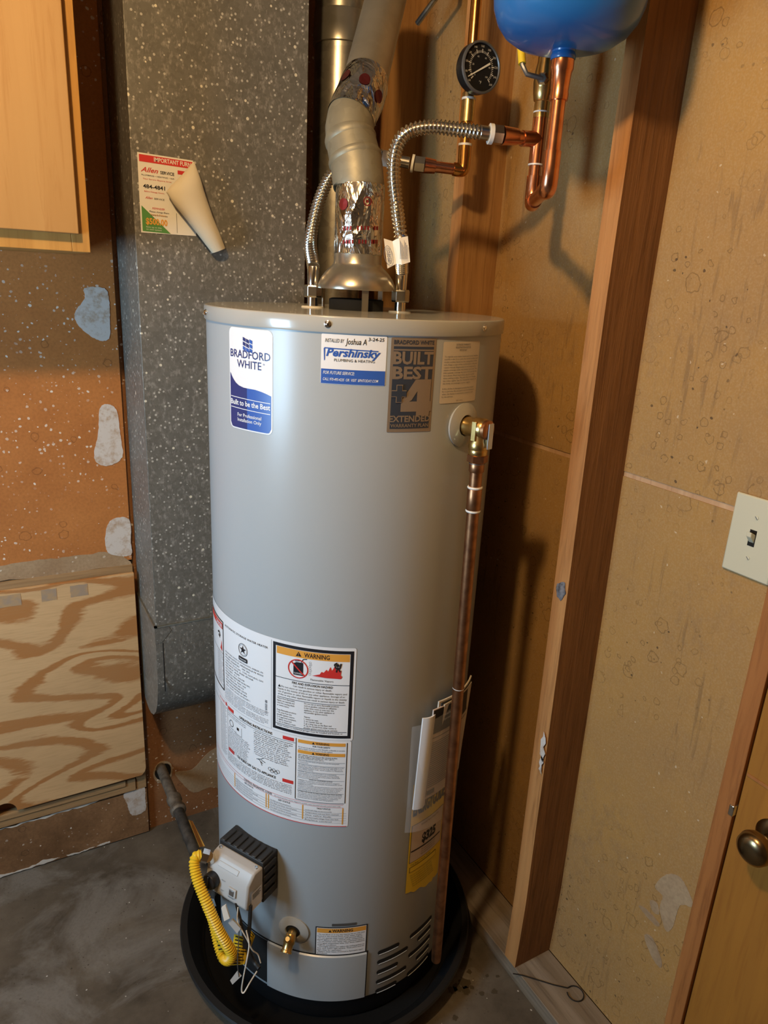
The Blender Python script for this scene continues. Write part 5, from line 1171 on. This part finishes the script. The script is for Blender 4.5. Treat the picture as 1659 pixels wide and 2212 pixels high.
def ytag(P, d, lines):
    q = [np.array(at(x, y, d)) for x, y in P]; nrm = np.cross(q[1]-q[0], q[3]-q[0]); nrm /= np.linalg.norm(nrm); nrm = nrm if np.dot(nrm, _f) < 0 else -nrm
    o = ob('warning_tag', MB().prism(q, -nrm*.0008), M_yelpap, gh, smooth=0)
    m = MB()
    for i in range(lines):
        t0, t1 = (i+.25)/lines, (i+.6)/lines
        def bil(a, b): return q[0]*(1-a)*(1-b)+q[1]*a*(1-b)+q[2]*a*b+q[3]*(1-a)*b+nrm*.0006
        for s0, s1 in ((.08, .5), (.53, .7+.2*random.random())): m.add([bil(s0, t0), bil(s1, t0), bil(s1, t1), bil(s0, t1)], [(0, 1, 2, 3)])
    ob('print', m, M_ink, o, smooth=0, recalc=False)
ytag([(459, 1995), (478, 2000), (487, 2052), (472, 2056)], 1.418, 7)
ytag([(506, 2018), (545, 2030), (528, 2083), (496, 2086)], 1.425, 9)
ytag([(536, 2003), (551, 2022), (541, 2050), (531, 2045)], 1.435, 6)

# ================================================================== light switch
ls = thing('light_switch', 'ivory toggle switch plate screwed to the tan wall panel', 'switch', (XW, -.63, 1.13))
s0 = onx(1597, 1062, XW-.003); s1_ = onx(1557, 1224, XW-.003); pw_ = .0835
y1 = (s0[1]+s1_[1])/2; y0 = y1-pw_; zt2, zb2 = s0[2], s1_[2]
ob('cover_plate', MB().box((XW-.0055, y0, zb2), (XW-.0002, y1, zt2)), M_ivory, ls, bevel=.0025)
ym, zm = (y0+y1)/2, (zt2+zb2)/2
ob('toggle_slot', MB().box((XW-.0060, ym-.0058, zm-.0135), (XW-.005, ym+.0058, zm+.0135)), M_dark, ls)
tg_ = MB(); tg_.add([(XW-.004, ym-.0048, zm-.009), (XW-.004, ym+.0048, zm-.009), (XW-.004, ym+.0048, zm+.006), (XW-.004, ym-.0048, zm+.006), (XW-.017, ym-.0042, zm+.004), (XW-.017, ym+.0042, zm+.004), (XW-.017, ym+.0042, zm+.012), (XW-.017, ym-.0042, zm+.012)], [(0, 3, 2, 1), (4, 5, 6, 7), (0, 1, 5, 4), (1, 2, 6, 5), (2, 3, 7, 6), (3, 0, 4, 7)])
ob('toggle', tg_, M_ivory, ls, bevel=.001)
for dz in (-.034, .034):
    sc_ = ob('plate_screw', MB().lathe([(0, .005), (.0038, .005), (.0034, .0064), (0, .0068)], (XW, ym, zm+dz), (-1, 0, 0), 16), M_ivory, ls)
    ob('screw_slot', MB().obox((XW-.0069, ym, zm+dz), (0, .7, .7), (-1, 0, 0), (0, -.7, .7), (-.003, -.0001, -.0005), (.003, .0002, .0005)), M_inkgrey, sc_)

# ================================================================== bent wire pin lying on the plate
W_ = [onz(x, y, .0425) for x, y in ((1108, 2103), (1130, 2107), (1160, 2116), (1195, 2127), (1226, 2134))]
cw = np.array(onz(1243, 2146, .0425)); vs = [tuple(q) for q in W_]
e0 = np.array(W_[-1])-cw; r_ = np.linalg.norm(e0[:2]); a0 = math.atan2(e0[1], e0[0])
W_ += [(cw[0]+r_*.95*math.cos(a0-t), cw[1]+r_*.95*math.sin(a0-t), .0425) for t in [i*.3 for i in range(1, 20)]]
tag(ob('wire_pin', MB().tube(W_, .0013, 8), M_black), 'thin black wire pin with a looped eye lying on the timber plate', 'wire')
